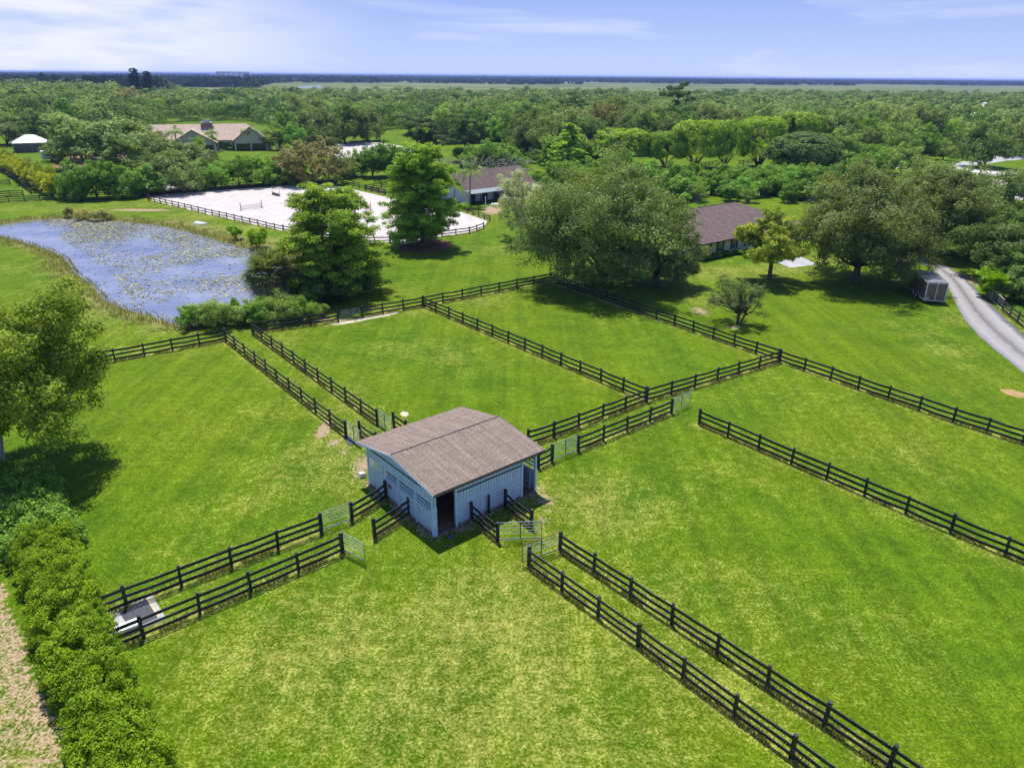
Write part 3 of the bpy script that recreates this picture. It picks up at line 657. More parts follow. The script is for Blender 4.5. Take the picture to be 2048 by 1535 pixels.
m = MB(); m.box(2.2, BL - .16, BW - .03, BW + .03, .05, 2.4); m.box(.1, BL - .1, BW - .028, BW + .028, 2.55, 2.88); m.build('back_wall', M['hboards'], barn)
m = MB(); m.box(.1, 4.1, 5.6, 5.66, .05, 2.9); m.box(4.12, 4.18, .1, BW - .2, .05, 3.0); m.build('added_partition', M['bark'], barn)  # added inner boards; the middle one raised to darken the view through the slots
m = MB(); m.box(BL - .07, BL + .07, 4.1, 4.24, 0, 3.5); m.box(BL - .07, BL + .07, BW - .3, BW - .16, 0, 2.85); m.build('post', M['trim'], barn)
# roof
def slab(name, mat, x0, x1, ya, za, yb, zb, th, parent, us=1.0):
    m = MB(); L = math.hypot(yb - ya, zb - za)
    m.face([(x0, ya, za), (x1, ya, za), (x1, yb, zb), (x0, yb, zb)], [(x0 * us, 0), (x1 * us, 0), (x1 * us, L * us), (x0 * us, L * us)])
    m.face([(x0, yb, zb - th), (x1, yb, zb - th), (x1, ya, za - th), (x0, ya, za - th)])
    m.face([(x0, ya, za - th), (x1, ya, za - th), (x1, ya, za), (x0, ya, za)]); m.face([(x1, yb, zb - th), (x0, yb, zb - th), (x0, yb, zb), (x1, yb, zb)])
    m.face([(x0, yb, zb - th), (x0, ya, za - th), (x0, ya, za), (x0, yb, zb)]); m.face([(x1, ya, za - th), (x1, yb, zb - th), (x1, yb, zb), (x1, ya, za)])
    return m.build(name, mat, parent)
RX0, RX1 = -.30, 8.62
slab('front_roof_slope', M['shingle'], RX0, RX1, -.50, 3.25, 4.22, 3.93, .05, barn)
slab('back_roof_slope', M['shingle'], RX0, RX1, 4.15, 3.885, 8.80, 3.05, .05, barn)
m = MB(); m.box(RX0 + .02, RX1 - .02, 4.222, 4.30, 3.80, 3.955); m.build('ridge_lip', M['black'], barn)
for x in (RX0 - .014, RX1 + .014):
    for a, b in (((x, -.5, 3.13), (x, 4.19, 3.80)), ((x, 4.19, 3.79), (x, 8.8, 2.94))):
        m = MB(); m.beam(a, b, .026, .15); m.build('barge_board', M['trim'], barn)
m = MB(); m.box(RX0, RX1, -.53, -.504, 3.06, 3.20); m.build('fascia', M['bark'], barn)
m = MB()
for x in (0.2, 1.6, 3.0, 4.4, 5.8, 7.2, 8.2): m.beam((x, -.4, 3.12), (x, 4.1, 3.77), .05, .12); m.beam((x, 4.2, 3.76), (x, 8.7, 2.95), .05, .12)
m.build('rafter', M['bark'], barn)
gv = Vector((math.cos(BA), math.sin(BA), 0)); gu = Vector((-gv.y, gv.x, 0))
gate(BN + gv * 8.05 + gu * .3, BN + gv * 7.9 + gu * 2.9, 'white tube gate hanging inside the open right bay of the shed', mat='white', mid=0, height=1.5)
pm = MB(); pm.box(-.07, .07, -.07, .07, -.1, 1.35)
tag(pm.build('fence_post', M['fence']), 'single black post standing against the front wall of the shed', 'post').location = G(977.9, 1025.5)
# small things lying about
def blocky(name, px, py, sx, sy, sz, rz, mat, label, cat, lump=.0):
    m = MB(); x, y = sx / 2, sy / 2
    j = lambda: random.uniform(-lump, lump)
    m.hexa([(-x + j(), -y + j(), -.02), (x + j(), -y + j(), -.02), (x + j(), y + j(), -.02), (-x + j(), y + j(), -.02), (-x * .9 + j(), -y * .9 + j(), sz + j()), (x * .9 + j(), -y * .9 + j(), sz + j()), (x * .9 + j(), y * .9 + j(), sz + j()), (-x * .9 + j(), y * .9 + j(), sz + j())])
    o = m.build(name, mat, None, bevel=min(sz * .2, .04)); o.location = G(px, py); o.rotation_euler.z = math.radians(rz); return tag(o, label, cat)
blocky('salt_block', 725, 953, .42, .36, .34, 30, M['white'], 'white block lying on the ground beside the left gable wall of the shed', 'block', .03)
blocky('feed_tub', 901, 1074, .22, .16, .10, 10, M['blue'], 'small blue plastic scrap on the bare ground in front of the shed', 'tub', .02)
bm_ = MB(); 
mt = sheet('rubber_mat', [(682, 871), (694, 870), (711, 886), (700, 892)], .03, M['rubber'], kind=None); tag(mt, 'dark rubber mat on the ground at the foot of the lane gate', 'mat')
cp = MB(); cq = [G(*p) for p in [(214, 1226), (304, 1190), (334, 1238), (246, 1274)]]
cp.hexa([(p.x, p.y, -.05) for p in cq[::-1]] + [(p.x, p.y, .035) for p in cq[::-1]])
tag(cp.build('concrete_slab', M['concrete']), 'pale concrete slab lying in the bottom left fence lane', 'slab')
mt = sheet('rubber_mat', [(236, 1222), (292, 1197), (316, 1236), (262, 1259)], .042, M['rubber'], kind=None); tag(mt, 'large dark rubber mat on the concrete slab in the bottom left fence lane', 'mat')
mt = sheet('straw', [(292, 1197), (299, 1194), (322, 1233), (316, 1236)], .044, M['straw'], kind='structure')
tr = empty('trough', G(252, 1262), math.radians(38), 'white concrete trough with a dark opening under the fence beside the hedge', 'trough')
m = MB(); m.box(-1.0, .62, -.30, .30, .30, .36); m.box(-1.0, .62, .24, .30, 0, .298); m.box(-1.0, .62, -.30, -.24, 0, .298); m.box(-1.0, -.94, -.238, .238, 0, .298); m.build('shell', M['white'], tr)
m = MB(); m.box(-.9, .55, -.22, .22, .02, .1); m.build('basin', M['black'], tr)

# ------------------------------------------------------------------ horse trailer
TR0 = G(1846.3, 606.2); TR1 = G(1889.3, 608.6); td = (TR1 - TR0).normalized(); ta = math.atan2(td.y, td.x)
tl = empty('horse_trailer', TR0, ta, 'dark bronze enclosed horse trailer with grey roof parked beside the driveway', 'trailer')
tw, tlen, th0, th1 = 2.42, 6.2, .42, 2.68
m = MB(); m.hexa([(.04, .03, th0), (tw - .04, .03, th0), (tw - .04, tlen, th0), (.04, tlen, th0), (.04, .03, th1), (tw - .04, .03, th1), (tw - .04, tlen, th1), (.04, tlen, th1)])
m.hexa([(.04, tlen, th0), (tw - .04, tlen, th0), (tw / 2 + .15, tlen + .9, th0), (tw / 2 - .15, tlen + .9, th0), (.04, tlen, th1 - .01), (tw - .04, tlen, th1 - .01), (tw / 2 + .15, tlen + .9, th1 - .25), (tw / 2 - .15, tlen + .9, th1 - .25)])
m.build('body', M['trailerbody'], tl)
m = MB(); m.box(-.01, tw + .01, -.01, tlen + .05, th1 + .002, th1 + .07); m.build('roof', M['trailerroof'], tl, bevel=.03)
m = MB()
for x in (0, tw - .09): m.box(x, x + .09, -.03, .04, th0 - .06, th1)
m.box(0.092, tw - .092, -.03, .03, th1 - .09, th1 - .002); m.box(.092, tw - .092, -.03, .03, th0 - .06, th0 + .02); m.box(tw / 2 - .035, tw / 2 + .035, -.034, .03, th0 + .02, th1 - .09)
for z in (th0 - .07, th1 - .08): m.box(-.012, .038, .045, tlen, z, z + .08)
m.build('frame_trim', M['white'], tl)
for x in (.11, tw / 2 + .055):
    d = MB(); d.box(x, x + 1.05, -.022, .02, th0 + .04, th1 - .11); dd = d.build('rear_door', M['trailerbody'], tl)
    k = MB(); k.box(x + (.95 if x < 1 else .05), x + (1.0 if x < 1 else .1), -.06, -.024, 1.35, 1.6); k.build('latch', M['metal'], dd)
m = MB(); m.box(.2, .5, -.045, -.024, .62, .77); m.build('number_plate', M['white'], tl)
for y in (2.5, 3.45):
    for x, dx in ((-.06, -1), (tw + .06, 1)):
        w = MB(); w.lathe([(0.0, -.11), (.2, -.11), (.34, -.1), (.36, -.06), (.36, .06), (.34, .1), (.2, .11), (0, .11)], 18); o = w.build('wheel', M['tyre'], tl, True)
        o.rotation_euler = (0, math.pi / 2, 0); o.location = (x, y, .36)
        r = MB(); r.lathe([(0, -.12), (.17, -.125), (.19, -.115), (.19, .115), (.17, .125), (0, .12)], 14); r.build('rim', M['white'], o, True)
for x0, x1 in ((-.22, -.01), (tw + .01, tw + .22)):
    m = MB(); m.box(x0, x1, 2.0, 3.95, .76, .80); m.hexa([(x0, 1.75, .5), (x1, 1.75, .5), (x1, 2.0, .76), (x0, 2.0, .76), (x0, 1.75, .54), (x1, 1.75, .54), (x1, 2.0, .80), (x0, 2.0, .80)]); m.hexa([(x0, 3.95, .76), (x1, 3.95, .76), (x1, 4.2, .5), (x0, 4.2, .5), (x0, 3.95, .8), (x1, 3.95, .8), (x1, 4.2, .54), (x0, 4.2, .54)]); m.build('fender', M['metal'], tl)
m = MB(); m.beam((tw / 2, tlen + .8, .42), (tw / 2, tlen + 1.9, .42), .12, .1); m.tube([(tw / 2, tlen + 1.6, 0), (tw / 2, tlen + 1.6, .75)], .05, 8); m.build('tow_bar', M['black'], tl)

# ------------------------------------------------------------------ hip roofs and houses
def roof_faces(m, faces, us=1.0):
    for f in faces:
        P = [Vector(p) for p in f]; e = (P[1] - P[0]).normalized(); nn = (P[1] - P[0]).cross(P[2] - P[0]).normalized(); u2 = nn.cross(e)
        m.face(P, [((p - P[0]).dot(e) * us, (p - P[0]).dot(u2) * us) for p in P])
HA = math.radians(38.5); HN = Vector((28.9, 109.1, 0))
ho = empty('house', HN, HA, 'low white house with black shutters and a dark brown hip roof behind the big oak', 'house')
HL, HD, HE, HR = 28.6, 18.0, 2.6, 6.0
m = MB(); roof_faces(m, [[(0, 0, HE), (HL, 0, HE), (HL - 9, 9, HR), (9, 9, HR)], [(HL, 0, HE), (HL, HD, HE), (HL - 9, 9, HR)], [(HL, HD, HE), (0, HD, HE), (9, 9, HR), (HL - 9, 9, HR)], [(0, HD, HE), (0, 0, HE), (9, 9, HR)]])
m.face([(0, HD, HE - .01), (HL, HD, HE - .01), (HL, 0, HE - .01), (0, 0, HE - .01)]); rf = m.build('roof', M['roofbrown'], ho)
m = MB(); m.box(9.5, HL - 9.5, 8.9, 9.1, HR - .06, HR + .04); m.build('ridge_cap', M['roofbrown'], rf)
m = MB(); m.tube([(14, 11, 5), (14, 11, 5.9)], .1, 8); m.tube([(10.5, 9.6, 5.5), (10.5, 9.6, 6.3)], .08, 8); m.build('vent_pipe', M['metal'], rf)
m = MB(); m.box(-.02, HL + .02, -.03, -.002, HE - .16, HE + .02); m.box(-.03, -.002, 0, HD, HE - .16, HE + .02); m.build('fascia', M['shutter'], rf)
o_ = .75
m = MB(); m.box(o_, HL - o_, o_, HD - o_, 0, HE - .02); m.build('wall', M['housewall'], ho)
for x0 in (1.35, 4.6, 8.2, 11.8, 15.5, 19, 22.5):
    w = MB(); w.box(x0 + .36, x0 + 1.24, o_ - .03, o_ + .02, .75, 2.15); wo_ = w.build('window', M['glass'], ho)
    f = MB(); f.box(x0 + .3, x0 + .36, o_ - .05, o_ - .002, .7, 2.2); f.box(x0 + 1.24, x0 + 1.3, o_ - .05, o_ - .002, .7, 2.2); f.box(x0 + .36, x0 + 1.24, o_ - .05, o_ - .002, 2.15, 2.2); f.box(x0 + .36, x0 + 1.24, o_ - .05, o_ - .002, .7, .75); f.box(x0 + .78, x0 + .82, o_ - .045, o_ - .031, .75, 2.15); f.build('window_frame', M['white'], wo_)
    for sx in (x0 - .12, x0 + 1.32):
        s_ = MB(); s_.box(sx, sx + .4, o_ - .06, o_ - .002, .68, 2.22); s_.build('shutter', M['shutter'], ho)
# stable behind the arena
SN = Vector((-9.4, 159.6, 0)); SA = math.radians(42)
st = empty('stable', SN, SA, 'long stable with blue white walls and a big brown roof beside the riding arena', 'stable')
SL = 20.5
m = MB(); m.box(.05, SL, 2.6, 11, 0, 3.0); m.build('wall', M['housewall'], st)
m = MB(); m.box(0, .1, -.1, 2.6, 0, 2.9); m.build('end_wall', M['housewall'], st)
m = MB(); m.face([(.0, 2.6, 3.0), (.0, 11.2, 3.0), (.0, 7.0, 6.1)][::-1]); m.face([(SL, 2.6, 3.0), (SL, 11.2, 3.0), (SL, 7.0, 6.1)]); m.build('gable', M['housewall'], st)
slab('front_roof_slope', M['roofbrown'], -.6, SL + .6, 1.7, 2.9, 7.0, 6.3, .1, st); slab('back_roof_slope', M['roofbrown'], -.6, SL + .6, 7.02, 6.3, 12.3, 2.9, .1, st)
slab('porch_roof', M['metal'], -.3, SL, -.9, 2.45, 1.7, 2.86, .06, st)
for x in (2.5, 6, 9.5, 13, 16.5):
    m = MB(); m.box(x - .07, x + .07, -.6, -.46, 0, 2.45); m.build('porch_post', M['shutter'], st)
for x in (2.0, 5.5, 9.0, 12.5):
    m = MB(); m.box(x, x + 1.5, 2.55, 2.59, 0, 2.3); m.build('stall_door', M['shutter'], st)
m = MB(); m.tube([(0, 0, 0), (0, 0, 2.3)], .09, 8); o = m.build('post', M['white']); o.location = G(971, 415); tag(o, 'white post standing in front of the stable porch', 'post')
for (px, py, c, sx, sy, sz, lb) in [(1003, 411, 'blue', 1.2, .8, .5, 'blue tub among the white sacks beside the stable'), (990, 412, 'white', 1.6, 1.0, .5, 'white sacks piled on the ground beside the stable'), (1018, 409, 'white', 1.5, 1.2, .6, 'white wrapped bale right of the blue tub by the stable'), (1032, 407, 'bluepipe', 1.6, 1.0, .6, 'pale blue crate furthest right of the things piled by the stable')]:
    o = blocky('tub' if c == 'blue' else 'crate' if c == 'bluepipe' else 'bale', px, py, sx, sy, sz, 20, M[c], lb, 'tub' if c == 'blue' else 'crate' if c == 'bluepipe' else 'bale', .12)
# the large tan-roofed house
TA = math.radians(20); TN = G(424, 303)
th = empty('large_house', TN, TA, 'large cream house with a sprawling tan tiled roof and two front gables behind a lawn', 'house'); th.scale = (.8, .85, .92)
TH_E, TH_R = 3.9, 9.4
m = MB(); m.box(-24, 22, 4, 24, 0, TH_E); m.build('wall', M['creamwall'], th)
m = MB(); roof_faces(m, [[(-25, 3, TH_E), (25, 3, TH_E), (16, 13.5, TH_R), (-27, 13.5, TH_R)], [(25, 3, TH_E), (25, 25, TH_E), (16, 13.5, TH_R)], [(25, 25, TH_E), (-25, 25, TH_E), (-27, 13.5, TH_R), (16, 13.5, TH_R)]])
m.build('main_roof', M['rooftan'], th)
def wing(x0, x1, y0, eave, ridge, name):
    xm = (x0 + x1) / 2; m = MB()
    roof_faces(m, [[(xm, y0, ridge), (xm, 14, ridge), (x0, 14, eave), (x0, y0, eave)], [(x1, y0, eave), (x1, 14, eave), (xm, 14, ridge), (xm, y0, ridge)]])
    m.face([(x0, y0, eave - .25), (x0, 14, eave - .25), (xm, 14, ridge - .25), (xm, y0, ridge - .25)]); m.face([(xm, y0, ridge - .25), (xm, 14, ridge - .25), (x1, 14, eave - .25), (x1, y0, eave - .25)])
    m.face([(x0, y0, eave - .25), (xm, y0, ridge - .25), (xm, y0, ridge), (x0, y0, eave)]); m.face([(xm, y0, ridge - .25), (x1, y0, eave - .25), (x1, y0, eave), (xm, y0, ridge)])
    rf = m.build(name + '_roof', M['rooftan'], th)
    m = MB(); s = (ridge - eave) / (xm - x0)
    m.face([(x0 + 1, y0 + 1, 2.6), (x1 - 1, y0 + 1, 2.6), (x1 - 1, y0 + 1, eave + s - .3), (xm, y0 + 1, ridge - .3), (x0 + 1, y0 + 1, eave + s - .3)]); m.face([(x1 - 1, y0 + 1.2, 2.6), (x0 + 1, y0 + 1.2, 2.6), (x0 + 1, y0 + 1.2, eave + s - .3), (xm, y0 + 1.2, ridge - .3), (x1 - 1, y0 + 1.2, eave + s - .3)])
    m.face([(x0 + 1, y0 + 1, 2.6), (x0 + 1, y0 + 1.2, 2.6), (x1 - 1, y0 + 1.2, 2.6), (x1 - 1, y0 + 1, 2.6)])
    m.build(name, M['creamwall'], th)
    for x in (x0 + 1.2, xm, x1 - 1.2):
        m = MB(); m.box(x - .25, x + .25, y0 + .8, y0 + 1.3, 0, 2.58); m.build('column', M['white'], th)
    m = MB(); m.box(x0 + 1.2, x1 - 1.2, y0 + 2.6, y0 + 2.7, 0, 2.7); m.build('dark_opening', M['glass'], th)
wing(-17, 3, -3, 3.4, 8.3, 'left_gable'); wing(9, 25, 0, 3.6, 8.9, 'right_gable')
m = MB(); m.box(-3.0, 1.0, 11, 14.5, 8, 9.9); m.build('chimney', M['rooftan'], th)
m = MB(); m.box(-3.6, 1.6, 10.6, 14.9, 9.902, 10.2); m.box(-2.4, .4, 11.6, 13.9, 10.202, 10.9); m.build('chimney_cap', M['concrete'], th)
m = MB(); m.box(3.2, 9.2, 3.9, 3.97, .1, 2.8); m.build('dark_opening', M['glass'], th)
# the jumps in the arena
def jump(p0, p1, n, h, mat, label, wing_w=0.0, matp=None, block=False):
    a, b = G(*p0), G(*p1); d = b - a; L = d.length; r = empty('jump', a, math.atan2(d.y, d.x), label, 'jump', 'jumps in the riding arena')
    for x in (0, L):
        m = MB(); m.box(x - .06, x + .06, -.06, .06, 0, h); m.box(x - .06, x + .06, -.5, -.061, 0, .1); m.box(x - .06, x + .06, .061, .5, 0, .1); m.build('upright', M[mat], r)
    for k in range(n):
        m = MB(); z = .25 + k * .32; m.tube([(.061, .0, z), (L - .061, 0, z)], .05, 8); m.build('pole', M[matp or mat], r)
    if block:
        m = MB(); m.box(.3, L - .3, -.25, .25, 0, .55); m.build('box_filler', M['bark'], r)
jump((482, 421), (524, 415.5), 3, 1.6, 'palebark', 'brown wooden jump with three poles near the left side of the arena')
jump((545, 389), (560, 393), 0, 1.7, 'white', 'jump with white uprights and a dark box filler at the far side of the arena', block=True)
jump((731, 418), (742, 420), 4, 1.5, 'orangepole', 'red and white jump beyond the pondside tree')
jump((815, 430), (835, 433), 2, 1.2, 'orangepole', 'red jump half hidden by the bright green tree at the arena end')
# upturned boat on the bank
bo = empty('boat', G(404, 448), math.radians(-25), 'small pale boat lying upturned on the dry pond bank', 'boat')
m = MB(); nS = 9; 
for k in range(nS):
    t = k / (nS - 1); x = -1.35 + 2.7 * t; w = .62 * (1 - max(0, (t - .45) / .55) ** 2.2) + .02; hh = .42 * (1 - .25 * t)
    m.v += [(x, -w, 0.0), (x, -w * .92, hh * .6), (x, -w * .35, hh), (x, w * .35, hh), (x, w * .92, hh * .6), (x, w, 0.0)]
for k in range(nS - 1):
    for j in range(5): m.f.append((k * 6 + j, k * 6 + j + 1, k * 6 + 7 + j, k * 6 + 6 + j)); m.uv.append(None)
m.f.append((5, 4, 3, 2, 1, 0)); m.uv.append(None)
m.build('hull', M['white'], bo, True)
m = MB(); m.beam((-1.3, 0, .43), (1.2, 0, .34), .04, .05); m.build('keel', M['metal'], bo)
# left yard: canopy, camper, round pen rails
ce = empty('canopy', G(66, 303), math.radians(32), 'white peaked canopy tent standing at the left edge behind the palm hedge', 'canopy')
m = MB(); cx, cy = 5.6, 4.2
roof_faces(m, [[(-cx, -cy, 3.2), (cx, -cy, 3.2), (cx - 4.2, 0, 5.6), (-cx + 4.2, 0, 5.6)], [(cx, -cy, 3.2), (cx, cy, 3.2), (cx - 4.2, 0, 5.6)], [(cx, cy, 3.2), (-cx, cy, 3.2), (-cx + 4.2, 0, 5.6), (cx - 4.2, 0, 5.6)], [(-cx, cy, 3.2), (-cx, -cy, 3.2), (-cx + 4.2, 0, 5.6)]]); m.build('canvas_roof', M['white'], ce)
for x in (-cx + .1, 0, cx - .1):
    for y in (-cy + .1, cy - .1):
        m = MB(); m.box(x - .08, x + .08, y - .08, y + .08, 0, 3.25); m.build('pole', M['metal'], ce)
m = MB(); m.box(-cx + .3, cx - .5, -cy + 1, cy - .5, 0, 2.1); m.build('side_panel', M['trailerbody'], ce)
cv = empty('camper', G(86, 323), math.radians(40), 'grey white camper trailer parked in the brown yard at the left', 'camper')
m = MB(); m.box(0, 6.6, 0, 2.6, .5, 3.1); m.build('body', M['white'], cv, bevel=.25)
m = MB(); m.box(1, 2.4, -.03, -.002, 1.6, 2.3); m.box(3.8, 5, -.03, -.002, 1.6, 2.3); m.build('window', M['glass'], cv)
for x in (2.6, 3.6):
    w = MB(); w.lathe([(0, -.1), (.36, -.1), (.36, .1), (0, .1)], 14); o = w.build('wheel', M['tyre'], cv); o.rotation_euler = (math.pi / 2, 0, 0); o.location = (x, .15, .38)
rp = empty('round_pen', G(243, 323), 0, 'round pen of pale blue pipe rails behind the bushes', 'pen')
for z in (.4, .8, 1.2, 1.6):
    m = MB(); m.tube([(8 * math.cos(t * math.pi / 16), 8 * math.sin(t * math.pi / 16), z) for t in range(33)], .045, 5, False); m.build('rail', M['bluepipe'], rp)
for t in range(14):
    m = MB(); x, y = 8.06 * math.cos(t * math.pi / 7), 8.06 * math.sin(t * math.pi / 7); m.box(x - .05, x + .05, y - .05, y + .05, 0, 1.7); m.build('post', M['bluepipe'], rp)
m = MB(); m.tube([(0, 0, 0), (0, 0, 3.2)], .22, 8); m.tube([(0, 0, 3.2), (.4, .2, 3.5)], .18, 8); o = m.build('standpipe', M['bluepipe']); o.location = G(231, 332); tag(o, 'thick pale blue pipe standing upright beside the round pen', 'pipe')
# utility poles and far buildings
for (px, py, top, lb) in [(1008, 262, 207, 'wooden utility pole with a pale fitting in the middle of the woodland'), (1045, 262, 213, 'plain utility pole right of the one with the pale fitting'), (1990, 318, 232, 'utility pole among the trees near the right edge')]:
    gp = G(px, py); hgt = ZAT(px, top, gp); e = empty('utility_pole', gp, 0, lb, 'utility pole', 'utility poles')
    m = MB(); m.tube([(0, 0, 0), (0, 0, hgt)], [.22, .15], 8); m.build('mast', M['pole'], e)
    m = MB(); m.box(-1.1, 1.1, -.07, .07, hgt - .8, hgt - .65); m.build('crossarm', M['pole'], e)
    m = MB(); m.tube([(.35, 0, hgt - 2.4), (.35, 0, hgt - 1.4)], .25, 8); m.build('transformer', M['metal'], e)
for (px, py, wd, lb) in [(1944, 268, 6, 'distant white roofed house half hidden in the trees near the right edge'), (1962, 240, 5, 'furthest small white house in the trees near the right edge')]:
    gp = G(px, py); hgt = 10.5 if py > 250 else 11.5; e = empty('distant_house', gp, .5, lb, 'house')
    m = MB(); m.box(-wd, wd, -5, 5, 0, hgt - 3.5); m.build('wall', M['creamwall'], e)
    m = MB(); roof_faces(m, [[(-wd - .5, -5.5, hgt - 3.5), (wd + .5, -5.5, hgt - 3.5), (wd - 4, 0, hgt), (-wd + 4, 0, hgt)], [(wd + .5, -5.5, hgt - 3.5), (wd + .5, 5.5, hgt - 3.5), (wd - 4, 0, hgt)], [(wd + .5, 5.5, hgt - 3.5), (-wd - .5, 5.5, hgt - 3.5), (-wd + 4, 0, hgt), (wd - 4, 0, hgt)], [(-wd - .5, 5.5, hgt - 3.5), (-wd - .5, -5.5, hgt - 3.5), (-wd + 4, 0, hgt)]]); m.build('roof', M['white'], e)
fb = G(422, 161.5); fac = empty('power_station', fb, math.radians(-6), 'pale grey industrial building with a row of tall blocks on the horizon', 'building')
s = MPP(fb)
m = MB(); m.box(0, 14 * s, 0, 60, 0, 12 * s); m.build('low_wing', M['greybuilding'], fac)
for k in range(5):
    m = MB(); x = (13 + k * 10.6) * s; m.box(x, x + 9.4 * s, 0, 70, 0, 17 * s); o = m.build('tower_block', M['greybuilding'], fac)
    m = MB(); m.box(x + 9.4 * s, x + 10.6 * s, 20, 60, 0, 13 * s); m.build('dark_gap', M['shutter'], fac)
m = MB(); m.box(0, 64 * s, -30, -5, 0, 2.5 * s); m.build('plinth', M['shutter'], fac)

# ------------------------------------------------------------------ vegetation
def unit(n):
    d = RG.normal(size=(n, 3)); return d / np.linalg.norm(d, axis=1, keepdims=True)
def norm(a): return a / np.maximum(np.linalg.norm(a, axis=1, keepdims=True), 1e-9)
def cloud(C, R, n, size, flat=1.0, shell=.45, aspect=.55, up=.25, out=.6, droop=0.0, ctr=None, cw=0.0):
    """leaf-sized faces spread through clumps; returns quad corners and a tint per leaf"""
    C = np.asarray(C, float).reshape(-1, 3); R = np.broadcast_to(np.asarray(R, float), (len(C),))
    ct = RG.random(len(C)); i = RG.choice(len(C), n, p=R ** 2 / np.sum(R ** 2)); d = unit(n)
    rr = (shell + (1 - shell) * RG.random(n) ** .6)[:, None] * R[i][:, None]
    P = C[i] + d * rr * np.array([1, 1, flat])
    if ctr is not None: d = norm(d + cw * norm(P - np.asarray(ctr, float)))
    N = norm(out * d + .55 * unit(n) + np.array([0, 0, up])); a = norm(np.cross(N, unit(n))); a[:, 2] -= droop; a = norm(a); b = norm(np.cross(N, a))
    L = (size * (.6 + .8 * RG.random(n)))[:, None]; w = L * aspect
    q = np.stack([P - a * L / 2, P + b * w / 2 + a * L * .08, P + a * L / 2, P - b * w / 2 + a * L * .08], 1)
    return q, np.clip(.15 + .45 * ct[i] + .45 * RG.random(n) ** 1.3, 0, 1)
def leaf_obj(name, mat, parent, *parts):
    q = np.concatenate([p[0] for p in parts]); t = np.concatenate([p[1] for p in parts]); n = len(q)
    return np_mesh(name, q.reshape(-1, 3), np.arange(n * 4).reshape(-1, 4), mat, t, parent)
def limb(m, a, b, r0, r1, n=5, bend=.12, k=4):
    a = np.array(a, float); b = np.array(b, float); L = np.linalg.norm(b - a); o = RG.normal(size=3) * L * bend; pts = []; rad = []
    for j in range(k):
        t = j / (k - 1); pts.append(a + (b - a) * t + o * math.sin(math.pi * t) * .6 + np.array([0, 0, L * .08 * math.sin(math.pi * t)])); rad.append(r0 + (r1 - r0) * t)
    m.tube([tuple(p) for p in pts], rad, n); return pts
def lobes(nl, w, h, z0, top=.95, low=.12, spread=(.5, .95)):
    """lobe centres in a broad crown w wide whose foliage spans z0..h"""
    d = unit(nl * 3); d = d[d[:, 2] > -.8][:nl]; r = RG.uniform(*spread, len(d))[:, None]
    c = d * r * np.array([w / 2, w / 2, (h - z0) / 2]); c[:, 2] += (h + z0) / 2; lo = c[:, 2] < (h + z0) / 2; c[lo, :2] *= 1.12; return c
def broad_tree(name, mat, w, h, n, leaf, z0f=.22, nl=26, lobe=.17, sub=11, subr=.42, flat=.8, barkm='bark', spread=(.45, .9), trunk_r=None, limbs=9, irregular=.18, shell=.35, trunks=1, lean=(0, 0), root=None, limb_r=.3, droop=0.0):
    root = root or empty(name)
    z0 = h * z0f; C = lobes(nl, w * (1 - lobe), h * (1 - lobe * .6), z0); C += RG.normal(size=C.shape) * w * irregular * .25; C[:, 0] += lean[0] * C[:, 2] / h; C[:, 1] += lean[1] * C[:, 2] / h
    C[:, 2] = np.clip(C[:, 2], z0 * .8, h * .95)
    lr = w * lobe * RG.uniform(.7, 1.3, len(C)); sc = []; sr = []
    for c, r in zip(C, lr):
        k = sub; d = unit(k); sc.append(c + d * (r * RG.uniform(.4, 1.0, (k, 1))) * np.array([1, 1, flat])); sr.append(r * subr * RG.uniform(.6, 1.25, k))
    sc = np.concatenate(sc); sr = np.concatenate(sr); sc[:, 2] = np.maximum(sc[:, 2], .35)
    leaf_obj('crown', M[mat], root, cloud(sc, sr, n, leaf, flat, shell, droop=droop, out=.85, up=.15, ctr=(lean[0] * .5, lean[1] * .5, h * .38), cw=.8))
    m = MB(); tr = trunk_r or max(.12, h * .028)
    for t in range(trunks):
        off = np.array([0, 0]) if trunks == 1 else RG.normal(size=2) * w * .03
        ft = np.array([lean[0] * z0f + off[0] * 2, lean[1] * z0f + off[1] * 2, z0 * 1.05 + h * .06])
        m.tube([(off[0], off[1], -.2), (off[0], off[1], .25), tuple(np.array([off[0] * 1.4, off[1] * 1.4, ft[2] * .5])), tuple(ft)], [tr * 1.5, tr * 1.08, tr, tr * .8], 8)
        sel = RG.choice(len(C), min(limbs, len(C)), replace=False)
        for s in sel:
            pts = limb(m, ft - np.array([0, 0, RG.uniform(0, h * .05)]), C[s], tr * .5, tr * .12, 5)
            for _ in range(2): limb(m, pts[2], C[s] + RG.normal(size=3) * lr[s] * .5, tr * .2, tr * .05, 4, k=3)
    m.build('trunk', M[barkm], root, True)
    return root
